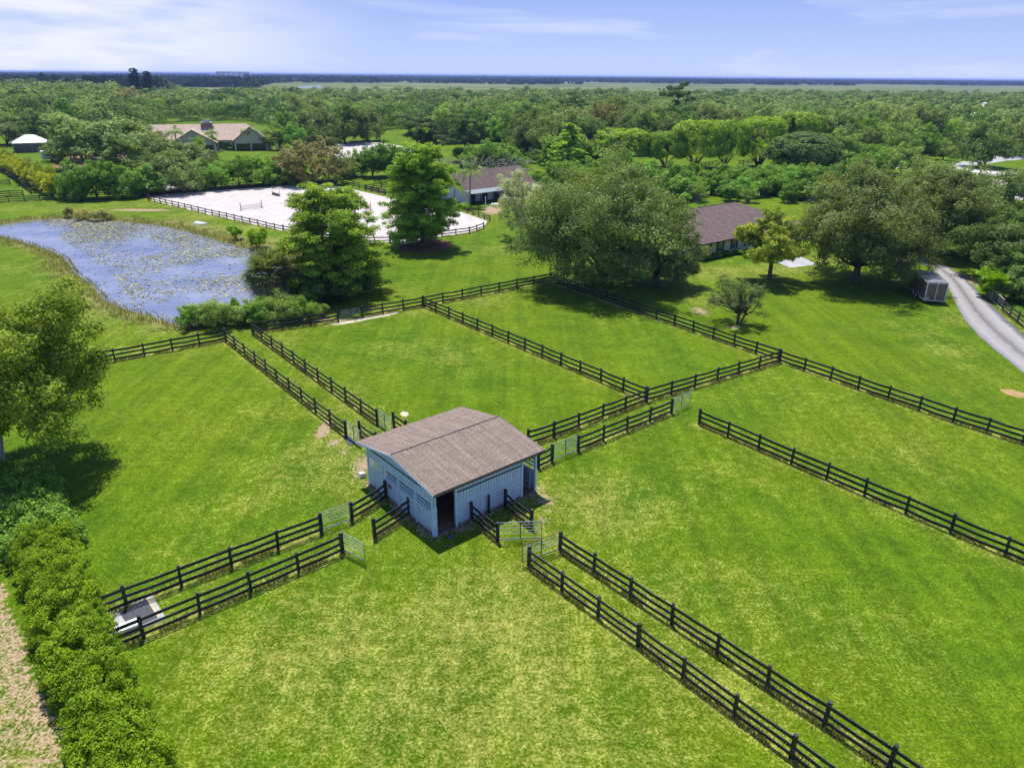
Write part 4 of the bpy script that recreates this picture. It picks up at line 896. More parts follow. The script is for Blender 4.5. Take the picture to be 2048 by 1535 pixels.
def cone_tree(name, mat, w, h, n, leaf, z0f=.12, nb=46, barkm='bark', power=.65, rise=.25, root=None, subr=.055, flat=.55, trunk_r=.3, per=5, start=.3):
    root = root or empty(name); sc = []; sr = []; m = MB()
    m.tube([(0, 0, -.2), (0, 0, .3), (0, 0, h * .5), (0, 0, h * .96)], [trunk_r * 1.7, trunk_r * 1.1, trunk_r * .6, .03], 8)
    for k in range(nb):
        t = z0f + (1 - z0f) * ((k + RG.random()) / nb); R = w / 2 * (1 - (t - z0f) / (1.02 - z0f)) ** power * RG.uniform(.65, 1.12); az = RG.uniform(0, 6.283)
        if t < z0f + .12: R *= .8
        z = h * t; tip = np.array([math.cos(az) * R, math.sin(az) * R, z + R * rise * RG.uniform(.2, 1.4)])
        limb(m, (0, 0, z), tip, max(.03, trunk_r * .22 * (1.1 - t)), .015, 4, .06, 3)
        for j in range(per):
            f = start + (1 - start) * (j + .6) / per; c = np.array([0, 0, z]) * (1 - f) + tip * f + RG.normal(size=3) * w * .03
            sc.append(c); sr.append(w * subr * RG.uniform(.7, 1.35) * (1.15 - .3 * f) * (1.0 if t < .85 else .75))
    sc.append(np.array([0, 0, h * .97])); sr.append(w * .03)
    leaf_obj('crown', M[mat], root, cloud(sc, sr, n, leaf, flat, .1, .5, up=.45, out=.5, ctr=(0, 0, h * .3), cw=.6))
    m.build('trunk', M[barkm], root, True); return root
def pine_tree(name, mat, w, h, n, leaf, root=None):
    root = root or empty(name); m = MB(); sc = []; sr = []
    b = RG.normal(size=2) * .4
    m.tube([(0, 0, -.2), (b[0], b[1], h * .5), (b[0] * 1.5, b[1] * 1.5, h * .93)], [.26, .2, .07], 7)
    for k in range(16):
        t = .42 + .56 * (k + RG.random()) / 16; R = w / 2 * RG.uniform(.35, 1.0) * (1.15 - .5 * t); az = RG.uniform(0, 6.283); tip = np.array([math.cos(az) * R + b[0], math.sin(az) * R + b[1], h * t + R * .25])
        limb(m, (b[0] * 1.2, b[1] * 1.2, h * (t - .03)), tip, .08, .03, 4, .1, 3)
        for j in range(3): sc.append(tip + RG.normal(size=3) * w * .07 * np.array([1, 1, .5])); sr.append(w * .095 * RG.uniform(.7, 1.3))
    leaf_obj('crown', M[mat], root, cloud(sc, sr, n, leaf, .55, .2, .35, up=.3, out=.5)); m.build('trunk', M['bark'], root, True); return root
def dome_tree(name, mat, w, h, n, leaf, z0f=.2, root=None, box=1.0, trunks=5):
    root = root or empty(name); z0 = h * z0f; k = 230; d = unit(k * 2); d = d[d[:, 2] > -.75][:k]
    e = np.sign(d) * np.abs(d) ** (.55 if box else 1); e = e / np.maximum(1, np.max(np.abs(e), axis=1, keepdims=True))
    C = e * np.array([w / 2 * .86, w / 2 * .86, (h - z0) / 2 * .86]); C[:, 2] += (h + z0) / 2
    leaf_obj('crown', M[mat], root, cloud(C, w * .075 * RG.uniform(.7, 1.3, len(C)), n, leaf, .9, .3, .6, up=.1, out=1.2, ctr=(0, 0, h * .45), cw=1.4))
    m = MB()
    for t in range(trunks):
        a = t * 6.283 / trunks + RG.random(); limb(m, (math.cos(a) * .25, math.sin(a) * .25, -.1), (math.cos(a) * w * .27, math.sin(a) * w * .27, z0 + h * .2), .24, .12, 6, .05, 4)
        limb(m, (math.cos(a) * .25, math.sin(a) * .25, .8), (math.cos(a + .6) * w * .3, math.sin(a + .6) * w * .3, z0 + h * .12), .14, .06, 5, .08, 4)
    m.tube([(0, 0, -.2), (0, 0, .4), (0, 0, 1.3)], [.75, .5, .4], 9); m.build('trunk', M['bark'], root, True); return root
def frond_quads(base, az, L, rise, droop, nl, ll, wd=.1, hang=.5):
    """one feather frond: paired leaflets along an arching rib"""
    q = []; pts = []
    for j in range(nl + 1):
        t = j / nl; x = L * t * math.cos(rise) * (1 - .18 * t * t); z = L * t * math.sin(rise) - droop * L * t * t
        pts.append(np.array([base[0] + math.cos(az) * x, base[1] + math.sin(az) * x, base[2] + z]))
    sd = np.array([-math.sin(az), math.cos(az), 0]); 
    for j in range(1, nl + 1):
        p = pts[j]; f = (pts[j] - pts[j - 1]); f /= np.linalg.norm(f) + 1e-9; t = j / nl; l = ll * (math.sin(math.pi * min(1, .18 + .8 * t)) * .8 + .25)
        for s in (-1, 1):
            dr = sd * s * .8 + f * .45 + np.array([0, 0, -hang + RG.uniform(-.2, .15)]); dr /= np.linalg.norm(dr); e = p + dr * l; w = f * wd * .5
            q.append([p - w, p + w, e + w * .3, e - w * .3])
    return q, pts
def palm(name, mat, h, nf, L, lean=(.3, .1), root=None, ll=.75, nl=14, wd=.14, trunk_r=.17, wind=0.0, droop=(.25, .75)):
    root = root or empty(name); m = MB(); top = np.array([lean[0], lean[1], h])
    m.tube([(0, 0, -.1), (lean[0] * .25, lean[1] * .25, h * .4), (lean[0] * .7, lean[1] * .7, h * .8), tuple(top)], [trunk_r * 1.4, trunk_r, trunk_r * .9, trunk_r * .8], 8)
    q = []; 
    for k in range(nf):
        az = k * 2.4 + RG.uniform(-.2, .2); rise = RG.uniform(-.15, 1.25)
        a, pts = frond_quads(top, az + wind * math.sin(az), L * RG.uniform(.8, 1.1), rise, RG.uniform(*droop), nl, ll, wd); q += a; m.tube([tuple(p) for p in pts[::4]], .025, 3)
    q = np.array(q); leaf_obj('crown', M[mat], root, (q, np.clip(RG.normal(.5, .2, len(q)), 0, 1))); m.build('trunk', M['palmbark'], root, True); return root
def areca(name, mat, w, h, nf, root=None, ll=.6, nl=11):
    root = root or empty(name); q = []; m = MB()
    for k in range(nf):
        az = RG.uniform(0, 6.283); r = RG.uniform(0, w * .22); b = np.array([math.cos(az) * r, math.sin(az) * r, h * RG.uniform(.08, .5)]); m.tube([(b[0] * .6, b[1] * .6, 0), tuple(b)], .04, 4)
        a, pts = frond_quads(b, az + RG.normal() * .5, h * RG.uniform(.45, .75), RG.uniform(.7, 1.45), RG.uniform(.25, .6), nl, ll, .16, .35); q += a
    q = np.array(q); leaf_obj('crown', M[mat], root, (q, np.clip(RG.normal(.5, .22, len(q)), 0, 1))); m.build('stem', M['palmbark'], root); return root
def fan_palm(name, mat, h, w, nf=46, root=None):
    root = root or empty(name); q = []; m = MB(); m.tube([(0, 0, -.1), (.1, 0, h * .35), (0, .1, h * .7)], [.24, .2, .18], 8); top = np.array([0, .1, h * .72]); dead = []
    for k in range(nf):
        d = unit(1)[0]; d[2] = d[2] * .9 + .12; d /= np.linalg.norm(d); L = w * .3 * RG.uniform(.7, 1.1); c = top + d * L; m.tube([tuple(top), tuple(c)], .02, 3)
        sd = np.cross(d, [0, 0, 1]); sd /= np.linalg.norm(sd) + 1e-9; up = np.cross(sd, d)
        for j in range(13):
            a = (j - 6) / 6 * 1.5; dr = d * math.cos(a) + sd * math.sin(a) + np.array([0, 0, -.25]); dr /= np.linalg.norm(dr); e = c + dr * w * .24 * RG.uniform(.8, 1.1); wv = np.cross(dr, up); wv = wv / (np.linalg.norm(wv) + 1e-9) * .10
            (dead if d[2] < -.35 else q).append([c - wv * .5, c + wv, e + np.array([0, 0, -.12]), e - wv * .2 + np.array([0, 0, -.12])])
    q = np.array(q); leaf_obj('crown', M[mat], root, (q, RG.random(len(q))))
    if dead: dd = np.array(dead); leaf_obj('dead_fronds', M['dead'], root, (dd, RG.random(len(dd))))
    m.build('trunk', M['palmbark'], root, True); return root
def shrub(name, mat, w, h, n, leaf, root=None, nl=16, lobe=.2, up=.25, aspect=.55, stems=8, barkm='bark', flat=.9):
    root = root or empty(name); C = lobes(nl, w * .8, h * .95, h * .08, spread=(.3, .95)); r = w * lobe * RG.uniform(.7, 1.2, len(C)); sc = []; sr = []
    C[:, 2] = np.clip(C[:, 2], h * .1, h * .88)
    for c, q in zip(C, r):
        d = unit(7); sc.append(c + d * q * .7 * np.array([1, 1, flat])); sr.append(q * .5 * RG.uniform(.6, 1.2, 7))
    sc = np.concatenate(sc); sc[:, 2] = np.maximum(sc[:, 2], .12)
    leaf_obj('crown', M[mat], root, cloud(sc, np.concatenate(sr), n, leaf, flat, .25, aspect, up * .7, out=.8, ctr=(0, 0, h * .2), cw=.7)); m = MB()
    for s in RG.choice(len(C), min(stems, len(C)), replace=False): limb(m, (RG.normal() * .08, RG.normal() * .08, -.1), C[s], max(.025, h * .014), .012, 4)
    m.build('stem', M[barkm], root); return root
def put(o, px, py, label, cat='tree', group=None, rz=None):
    o.location = G(px, py); o.rotation_euler.z = RG.uniform(0, 6.28) if rz is None else rz; return tag(o, label, cat, group)
NTREE = [0]
def dims(px, py, top, wpx):
    g = G(px, py); return ZAT(px, top, g), wpx * MPP(g)

# --- the trees one can single out, nearest first
t = broad_tree('oak_tree', 'leftoak', 14.8, 14.6, 150000, .22, z0f=.16, nl=74, lobe=.135, sub=12, subr=.45, barkm='palebark', spread=(.35, .98), limbs=16, trunk_r=.42, irregular=.12, shell=.1, lean=(.9, 2.4))
put(t, 8, 958, 'large loose olive green tree with pale bare branches at the left edge beside the hedge', rz=0)
def hedge(name, mat, ctr, w, h, n, leaf, label, parts=90, wv=.3):
    P = [Vector((p[0], p[1], 0)) for p in ctr]; o = P[0].copy(); L = [0]
    for a, b in zip(P[:-1], P[1:]): L.append(L[-1] + (b - a).length)
    root = empty(name, o, 0, label, 'hedge'); sc = []; sr = []; m = MB()
    for _ in range(parts * 5):
        t = RG.uniform(0, L[-1]); k = max(i for i in range(len(P) - 1) if L[i] <= t); a, b = P[k], P[k + 1]; p = a.lerp(b, (t - L[k]) / (L[k + 1] - L[k])) - o; d = (b - a).normalized(); nn = Vector((-d.y, d.x, 0))
        ang = RG.uniform(-.25, math.pi + .25); rr = RG.uniform(.5, 1.0); x = math.cos(ang) * w / 2 * rr; z = h * (.1 + .85 * max(0, math.sin(ang)) ** .6 * rr) * (1 + .05 * math.sin(t * 1.9) + .04 * math.sin(t * 4.3))
        q = p + nn * (x * (1 + .07 * math.sin(t * 1.3 + x))); sc.append((q.x, q.y, max(.15, z))); sr.append(RG.uniform(.16, .42) * (w / 3.2))
    for k in range(int(L[-1] / .8)):
        t = k * .8; j = max(i for i in range(len(P) - 1) if L[i] <= t); p = P[j].lerp(P[j + 1], (t - L[j]) / (L[j + 1] - L[j])) - o; limb(m, (p.x, p.y, -.1), (p.x + RG.normal() * .4, p.y + RG.normal() * .4, h * .7), .05, .02, 4)
    leaf_obj('foliage', M[mat], root, cloud(sc, sr, n, leaf, .8, .35, .5, up=.4)); m.build('stem', M['bark'], root); return root
HC = [G(x, y, 1.2) for x, y in [(20, 940), (52, 1010), (82, 1080), (112, 1150), (135, 1220), (160, 1300), (198, 1400), (236, 1500), (270, 1590), (330, 1750)]]
hedge('hedge', 'hedge', HC[2:], 3.3, 2.6, 210000, .115, 'long bright yellow green hedge running down the bottom left corner', 300)
hedge('shrub_row', 'broad', HC[:3], 4.3, 2.3, 26000, .2, 'mounded broader leaved green shrubs between the loose olive tree and the long hedge', 90)
t = cone_tree('cypress_tree', 'cypress', 15.8, 12.7, 90000, .31, z0f=.03, nb=110, power=.3, subr=.066, flat=.42, trunk_r=.32, per=6); put(t, 676, 588, 'tall bright green feathery tree beside the pond')
t = cone_tree('cypress_tree', 'cypress', 15.2, 14.8, 90000, .33, z0f=.06, nb=110, power=.33, subr=.068, flat=.42, trunk_r=.55, per=6); put(t, 848, 492, 'tall bright green feathery tree over the near end of the white riding arena')
t = fan_palm('sabal_palm', 'sabal', 4.9, 7.2, 210); put(t, 546, 606, 'bushy fan palm with yellowing fronds between the pond and the tall feathery tree', 'palm')
PS = 'shrubs on the near bank of the pond'
for (x, y, w, h, mt_, lb) in [(400, 650, 4.2, 2.6, 'willow', 'leftmost light green willowy shrub on the near pond bank'), (436, 655, 5.5, 3.4, 'willow', 'broad light green willowy shrub in front of the lily pads'), (485, 652, 4.2, 2.5, 'willow', 'low willowy shrub with blue water behind it on the near pond bank'), (522, 648, 4.0, 2.6, 'green', 'darker green shrub below the fan palm'), (560, 645, 5.0, 3.4, 'willow', 'light green shrub directly in front of the fan palm'), (600, 640, 4.6, 3.0, 'green', 'green shrub at the foot of the tall feathery tree by the pond'), (636, 632, 3.0, 1.6, 'willow', 'small shrub nearest the wire gate')]:
    put(shrub('shrub', mt_, w, h, 9000, .2, up=.5, aspect=.3), x, y, lb, 'shrub', PS)
for i, (x, y) in enumerate([(385, 655), (420, 645), (455, 650), (470, 636), (505, 640), (520, 628), (548, 632), (575, 628), (590, 638), (618, 622), (612, 604)]):
    put(shrub('shrub', 'willow' if i % 3 else 'green', RG.uniform(3, 4.6), RG.uniform(1.6, 2.9), 6500, .2, up=.5, aspect=.28, nl=22, lobe=.13), x, y, 'loose light green brush filling the gaps between the near pond bank shrubs', 'shrub', PS)
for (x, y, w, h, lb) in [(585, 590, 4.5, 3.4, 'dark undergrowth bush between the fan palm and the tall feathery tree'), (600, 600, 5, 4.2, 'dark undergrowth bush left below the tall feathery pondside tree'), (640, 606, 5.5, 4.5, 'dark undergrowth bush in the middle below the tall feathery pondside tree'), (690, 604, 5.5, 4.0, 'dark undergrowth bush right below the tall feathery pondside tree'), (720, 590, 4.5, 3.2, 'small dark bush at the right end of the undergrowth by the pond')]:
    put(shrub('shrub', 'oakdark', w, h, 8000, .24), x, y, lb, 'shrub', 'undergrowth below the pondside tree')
put(shrub('shrub', 'hedge', 3.0, 2.6, 5000, .18), 471, 478, 'smaller round yellow green bush on the far pond bank', 'shrub', 'round bushes on the far pond bank')
put(shrub('shrub', 'hedge', 4.4, 2.9, 8000, .18), 515, 494, 'larger round yellow green bush on the far pond bank', 'shrub', 'round bushes on the far pond bank')
for (x, y, w) in [(165, 436, 4.0), (190, 438, 3.2), (214, 437, 3.6), (140, 432, 2.4)]:
    put(shrub('shrub', 'reeds', w, 1.7, 2600, .2, stems=3), x, y, 'low rough brown green bush at the far edge of the pond', 'shrub', 'rough bushes at the far pond edge')
t = broad_tree('oak_tree', 'oak', 24.6, 16.2, 120000, .30, z0f=.04, nl=110, lobe=.11, sub=13, subr=.4, spread=(.5, .98), trunk_r=.5, limbs=30, irregular=.12, droop=.35, lean=(0, 0)); put(t, 1206, 566, 'huge spreading grey green oak in the centre shading the black fence')
t = broad_tree('oak_tree', 'oak', 10.6, 9.2, 34000, .27, z0f=.10, nl=36, lobe=.15, trunks=4, trunk_r=.16, limbs=8, irregular=.2); put(t, 1312, 570, 'smaller oak with several thin trunks against the right side of the huge oak')
t = broad_tree('oak_tree', 'grey', 14.5, 11.6, 26000, .24, z0f=.12, nl=30, lobe=.12, barkm='palebark', shell=.0, limbs=22, irregular=.3, trunks=3, trunk_r=.12); put(t, 1062, 482, 'thin pale twiggy tree at the upper left of the huge oak')
t = broad_tree('flowering_tree', 'yellow', 9.6, 9.9, 30000, .27, z0f=.24, nl=40, lobe=.14, trunk_r=.3, limbs=14, irregular=.15, flat=.6); put(t, 1538, 559, 'neat yellowing tree with a bare trunk in front of the white house')
t = broad_tree('small_tree', 'oak', 8.2, 5.4, 9000, .15, z0f=.16, nl=30, lobe=.10, trunk_r=.11, trunks=4, limbs=20, shell=0, irregular=.12); put(t, 1475, 646, 'small thin see through tree on the lawn below the white house')
t = broad_tree('oak_tree', 'oak', 20, 15.0, 90000, .29, z0f=.12, nl=80, lobe=.12, sub=12, subr=.42, trunk_r=.5, limbs=22, droop=.3); put(t, 1710, 562, 'wide grey green oak with a thick trunk left of the horse trailer')
t = broad_tree('oak_tree', 'oak', 18, 14.5, 70000, .32, z0f=.06, nl=74, lobe=.13, trunk_r=.42, limbs=14, droop=.3); put(t, 1850, 505, 'broad grey green oak behind the horse trailer')
for (x, y, w, h, mt_, lb) in [(1985, 555, 12, 9.5, 'oakdark', 'dark bushy tree above the driveway palm at the right edge'), (2045, 540, 13, 11, 'oakdark', 'dark bushy tree cut off by the right edge above the driveway'), (1935, 510, 10, 8, 'oakdark', 'dark tree between the trailer oak and the right edge'), (2060, 600, 8, 5, 'oakdark', 'lowest dark bush at the right edge beside the pale gate'), (2000, 470, 15, 11, 'oak', 'grey green tree behind the dark ones at the right edge'), (1925, 455, 12, 10, 'oak', 'grey green tree left of the sand yard at the right')]:
    put(broad_tree('bushy_tree', mt_, w, h, 26000, .32, z0f=.06, nl=34, lobe=.15, trunk_r=.22, limbs=6), x, y, lb)
put(areca('palm_clump', 'hedge', 5.4, 4.8, 60, ll=.9, nl=14), 1985, 596, 'clump of arching yellow green palm fronds beside the driveway', 'palm')
put(palm('coconut_palm', 'palm', 7.6, 20, 4.2, ll=1.0, nl=16, wd=.2, lean=(.2, .2), wind=.5, droop=(.35, .8)), 940, 413, 'windblown coconut palm in front of the stable end wall', 'palm', rz=0)
put(palm('coconut_palm', 'willow', 4.4, 16, 3.6, ll=.9, nl=14, wd=.2, droop=(.4, .9)), 908, 412, 'shorter palm left of the windblown coconut palm', 'palm', rz=0)
# yellow palm hedge at the left
g0, g1 = G(-30, 318), G(122, 399); k = 0; N_ = int((g1 - g0).length / 2.6)
pa = areca('palm_clump', 'areca', 4.4, 4.6, 34, ll=.9, nl=9); pb = areca('palm_clump', 'areca', 4.0, 4.2, 30, ll=.85, nl=9)
for i in range(N_):
    p = g0.lerp(g1, i / N_) + Vector((RG.uniform(-.4, .4), RG.uniform(-.4, .4), 0)); src = (pa, pb)[i % 2]
    o = src if i < 2 else copy_thing(src, p, RG.uniform(0, 6.3), (1.1, 1.1, RG.uniform(1.2, 1.5)))
    if i < 2: o.scale = (1.1, 1.1, 1.3)
    o.location = p; tag(o, 'yellow green palm clump in the hedge along the left fields', 'palm', 'palm clumps of the yellow hedge at the left')

# --- prototypes of the woodland trees, copied with their parts
protos = {}
def proto(key, fn, w, h, name):
    protos[key] = dict(root=fn, w=w, h=h, used=False, name=name)
proto('oak1', broad_tree('oak_tree', 'oak', 13, 11, 14000, .46, z0f=.04, nl=44, lobe=.15, sub=9, limbs=5), 13, 11, 'grey green oak')
proto('oak2', broad_tree('oak_tree', 'oak', 14, 12, 14000, .48, z0f=.10, nl=42, lobe=.16, sub=9, limbs=6), 14, 12, 'grey green oak')
proto('oak3', broad_tree('oak_tree', 'oakdark', 12, 10.5, 13000, .46, z0f=.03, nl=42, lobe=.16, sub=9, limbs=4, irregular=.28), 12, 10.5, 'dark oak')
proto('grn1', broad_tree('green_tree', 'green', 11, 9.5, 12000, .46, z0f=.02, nl=38, lobe=.17, sub=8, limbs=4, irregular=.25), 11, 9.5, 'fresh green tree')
proto('grn2', broad_tree('green_tree', 'broad', 9, 7.5, 11000, .42, z0f=.0, nl=34, lobe=.18, sub=8, limbs=4, irregular=.3), 9, 7.5, 'broad leaved green tree')
proto('pine', pine_tree('pine_tree', 'pine', 9.5, 13, 9000, .42), 9.5, 13, 'open crowned pine')
proto('pine2', pine_tree('pine_tree', 'pine', 8.5, 14, 8500, .42), 8.5, 14, 'open crowned pine')
proto('dome', dome_tree('ficus_tree', 'ficus', 12, 11.5, 17000, .42), 12, 11.5, 'clipped round ficus')
proto('dome2', dome_tree('ficus_tree', 'oakdark', 12, 11.5, 17000, .44, z0f=.0, box=0), 12, 11.5, 'dark round ficus')
proto('tan', broad_tree('tan_tree', 'tan', 14, 10.5, 16000, .40, z0f=.04, nl=52, lobe=.12, sub=9, limbs=10, shell=.05), 14, 10.5, 'tan brown tree')
proto('palm', palm('palm_tree', 'palm', 8.5, 16, 3.4, nl=8, wd=.3, ll=.9), 6, 11, 'feather palm')
proto('shrub', shrub('bush', 'broad', 5, 3.6, 5000, .32), 5, 3.6, 'green bush')
proto('shrub2', shrub('bush', 'green', 5, 3.4, 4800, .32), 5, 3.4, 'green bush')
proto('areca', areca('palm_clump', 'palm', 4.4, 5.0, 30, ll=1.0, nl=8), 4.4, 5, 'palm clump')
proto('willow', broad_tree('pale_tree', 'willow', 12, 9, 10000, .44, z0f=.1, nl=28, lobe=.16, sub=8, limbs=5), 12, 9, 'pale green tree')
proto('cone', cone_tree('cypress_tree', 'cypress', 9.5, 11, 12000, .42, nb=40), 9.5, 11, 'feathery bright green tree')
proto('norf', cone_tree('conifer', 'norfolk', 5.5, 26, 8000, .8, z0f=.05, nb=90, power=.22, subr=.13, per=3), 5.5, 26, 'dark conifer')
def place(key, p, w, h, label, cat, group, mats=None):
    pr = protos[key]; s = w / pr['w']; sz = h / pr['h']; rz = RG.uniform(0, 6.28)
    if not pr['used'] and not mats: o = pr['root']; pr['used'] = True; o.location = p; o.rotation_euler.z = rz; o.scale = (s, s, sz)
    else: o = copy_thing(pr['root'], p, rz, (s, s, sz), mats)
    o.name = pr['root'].name.split('.')[0]; NTREE[0] += 1; return tag(o, label, cat, group)
def T(key, px, py, top, wpx, label, cat='tree', group=None, mats=None):
    h, w = dims(px, py, top, wpx); return place(key, G(px, py), w, max(h, .5), label, cat, group, mats)
BH = 'bushes and trees behind the pond and arena'
for (key, x, y, top, w, lb, *mm) in [
    ('oak1', 165, 322, 232, 120, 'grey green oak at the left side of the largest one by the brown yard'), ('oak2', 225, 335, 220, 225, 'largest grey green oak in front of the brown yard'), ('oak1', 345, 345, 268, 120, 'grey green oak left of the one before the left gable'), ('oak1', 365, 352, 276, 150, 'grey green oak in front of the left gable of the tan roofed house'),
    ('oak3', 142, 318, 262, 60, 'dark oak beside the camper at the left'), ('tan', 628, 366, 273, 165, 'wide tan brown tree above the far side of the riding arena'),
    ('oak1', 15, 290, 228, 110, 'dark green oak left of the canopy tent'), ('oak3', 95, 286, 218, 120, 'dark green oak behind the canopy tent'),
    ('oak1', 300, 300, 240, 90, 'grey green oak touching the left end of the tan roof'), ('grn1', 480, 374, 312, 80, 'green tree in the row in front of the house lawn, left one'), ('grn2', 530, 371, 310, 80, 'green tree in the row in front of the house lawn, middle one'), ('grn2', 575, 368, 308, 70, 'green tree in the row in front of the house lawn, right one'),
    ('grn2', 150, 398, 322, 80, 'large green bush where the yellow palm hedge ends'), ('grn1', 195, 398, 322, 95, 'tallest green bush behind the left end of the pond'), ('grn2', 245, 396, 328, 80, 'green bush in the middle of the row left of the arena corner'), ('oak1', 360, 384, 300, 130, 'grey green tree rising from the row above the arena corner'), ('grn2', 300, 390, 330, 80, 'green bush just left of the arena corner'), ('grn2', 430, 378, 325, 80, 'green bush right of the grey green tree above the arena corner'),
    ('grn2', 708, 352, 300, 60, 'green bush just right of the tan brown tree'), ('grn1', 745, 355, 292, 80, 'bright green bush behind the grass pens, left one'), ('grn1', 790, 352, 285, 90, 'bright green bush behind the grass pens, right one'), ('grn2', 690, 358, 318, 40, 'small bush between the tan tree and the grass pens'),
    ('shrub', 830, 355, 315, 60, 'dark bush behind the bright feathery arena tree'), ('shrub2', 880, 358, 325, 50, 'small bush at the left end of the stable roof'),
    ('pine', 832, 330, 234, 100, 'open pine in the middle, leftmost of three'), ('pine2', 880, 334, 240, 90, 'open pine in the middle, second of three'), ('pine', 930, 322, 228, 90, 'open pine in the middle, third of three'),
    ('palm', 968, 268, 215, 44, 'tall feather palm left of the utility poles'), ('palm', 735, 262, 224, 40, 'feather palm above the distant white arena'), ('palm', 582, 282, 212, 50, 'tall feather palm right of the tan roofed house'),
    ('palm', 505, 300, 248, 50, 'feather palm in front of the right gable of the tan roofed house'), ('palm', 430, 312, 250, 36, 'feather palm in front of the middle of the tan roof'), ('palm', 358, 318, 248, 46, 'feather palm in front of the left gable of the tan roofed house'),
    ('areca', 540, 300, 246, 36, 'palm clump at the right corner of the tan roofed house'), ('areca', 560, 300, 240, 46, 'taller palm clump right of the tan roofed house'), ('areca', 398, 308, 262, 34, 'palm clump against the left gable of the tan roofed house'), ('shrub2', 500, 298, 280, 34, 'bush at the foot of the right gable of the tan roofed house'), ('shrub', 445, 300, 278, 30, 'dark round bush beside the entrance of the tan roofed house'), ('shrub', 425, 302, 268, 30, 'round bush against the tan roofed house'), ('shrub2', 470, 300, 285, 40, 'low bush in front of the house entrance'), ('grn2', 590, 300, 246, 60, 'leafy tree right of the palm clumps'),
    ('oak3', 690, 288, 205, 110, 'large dark oak behind the distant white arena'), ('oak1', 735, 282, 212, 80, 'grey oak right of the one behind the distant white arena'), ('oak3', 640, 300, 252, 70, 'dark tree left of the distant white arena'),
    ('cone', 1135, 350, 250, 105, 'feathery bright green tree above the huge oak, taller one'), ('cone', 1095, 345, 285, 70, 'feathery bright green tree above the huge oak, left one'), ('cone', 1200, 360, 285, 80, 'feathery bright green tree above the huge oak, right one'),
    ('dome', 1268, 300, 224, 100, 'yellow green ficus dome at the left end of the clipped row, rear one'), ('dome', 1240, 330, 257, 115, 'yellow green ficus dome at the left end of the clipped row, front one'), ('dome', 1330, 335, 262, 80, 'clipped ficus with pale bare base left of the two visible trunks'),
    ('dome', 1388, 336, 240, 100, 'clipped yellow green ficus above the left far fence'), ('dome', 1447, 337, 240, 80, 'clipped yellow green ficus with a spreading trunk'), ('dome', 1516, 334, 233, 95, 'clipped yellow green ficus with a dark trunk beside the far fence'), ('dome', 1592, 320, 224, 90, 'yellow green ficus dome at the right end of the clipped row'),
    ('dome2', 1600, 348, 262, 150, 'broad dark green ficus mound right of the clipped row'), ('willow', 1668, 335, 258, 110, 'pale green tree right of the dark ficus mound'),
    ('grn1', 1230, 372, 300, 90, 'fresh green tree behind the crown of the huge oak, left one'), ('grn2', 1290, 385, 320, 80, 'fresh green tree behind the crown of the huge oak, middle one'), ('grn2', 1345, 390, 325, 70, 'fresh green tree behind the crown of the huge oak, right one'),
    ('grn2', 1440, 375, 325, 70, 'leafy bush in the band below the clipped ficus row, left one'), ('grn2', 1520, 380, 330, 70, 'leafy bush in the band below the clipped ficus row, middle one'), ('grn1', 1600, 390, 330, 90, 'leafy bush in the band below the clipped ficus row, right one'), ('grn1', 1660, 392, 325, 90, 'fresh green tree behind the left side of the wide oak'), ('grn1', 1720, 372, 300, 90, 'fresh green tree behind the middle of the wide oak'),
    ('shrub', 1370, 405, 385, 40, 'yellow bush at the left end of the brown hip roof'),
    ('willow', 1800, 352, 285, 90, 'pale green tree left of the white sand road'), ('grn1', 1760, 345, 288, 80, 'fresh green tree above the wide oak'), ('willow', 1885, 322, 284, 66, 'small yellow green tree above the white sand road'), ('grn1', 1860, 372, 320, 90, 'fresh green tree left of the sand yard'), ('shrub', 1921, 358, 338, 26, 'dark clipped bush at the end of the sand road fence'),
    ('oak3', 1968, 335, 240, 110, 'dark green tree beside the far road at the right'), ('oak1', 2040, 312, 220, 110, 'oak at the right edge beyond the far road'), ('grn1', 2060, 392, 345, 100, 'green bush at the right edge above the sand yard'), ('grn1', 1120, 385, 320, 80, 'fresh green tree left behind the huge oak'),
    ('norf', 277, 203, 137, 26, 'taller of the two dark narrow conifers rising above the woods'), ('norf', 303, 206, 143, 25, 'shorter of the two dark narrow conifers rising above the woods'),
    ('tan', 262, 232, 171, 90, 'tan topped tree below the two dark conifers'), ('shrub', 1475, 425, 398, 10, 'tiny bush'), 
    ]:
    if 'tiny' in lb: continue
    T(key, x, y, top, w, lb, 'palm' if key in ('palm', 'areca') else 'bush' if key.startswith('shrub') else 'tree', BH)
# foundation planting of the hip roofed house
for i, x in enumerate((1412, 1432, 1452, 1474, 1500)):
    o = T('shrub2', x, 519 - i * 3.6, 508 - i * 3.6, 26, 'low dark bush in the bed along the white wall of the house', 'bush', 'bushes along the house wall')
# dead brush behind the stable
br = MB()
for i in range(260):
    p = G(RG.uniform(880, 1060), RG.uniform(346, 356)); z = RG.uniform(.3, 4.5); d = unit(1)[0] * RG.uniform(1, 3.2)
    br.tube([(p.x, p.y, z), (p.x + d[0] * .5, p.y + d[1] * .5, z + d[2] * .5 + .3), (p.x + d[0], p.y + d[1], max(.1, z + d[2]))], [.09, .06, .02], 4)
tag(br.build('brush_pile', M['palebark']), 'grey tangle of bare branches behind the brown stable roof', 'brush pile', None, 'stuff')

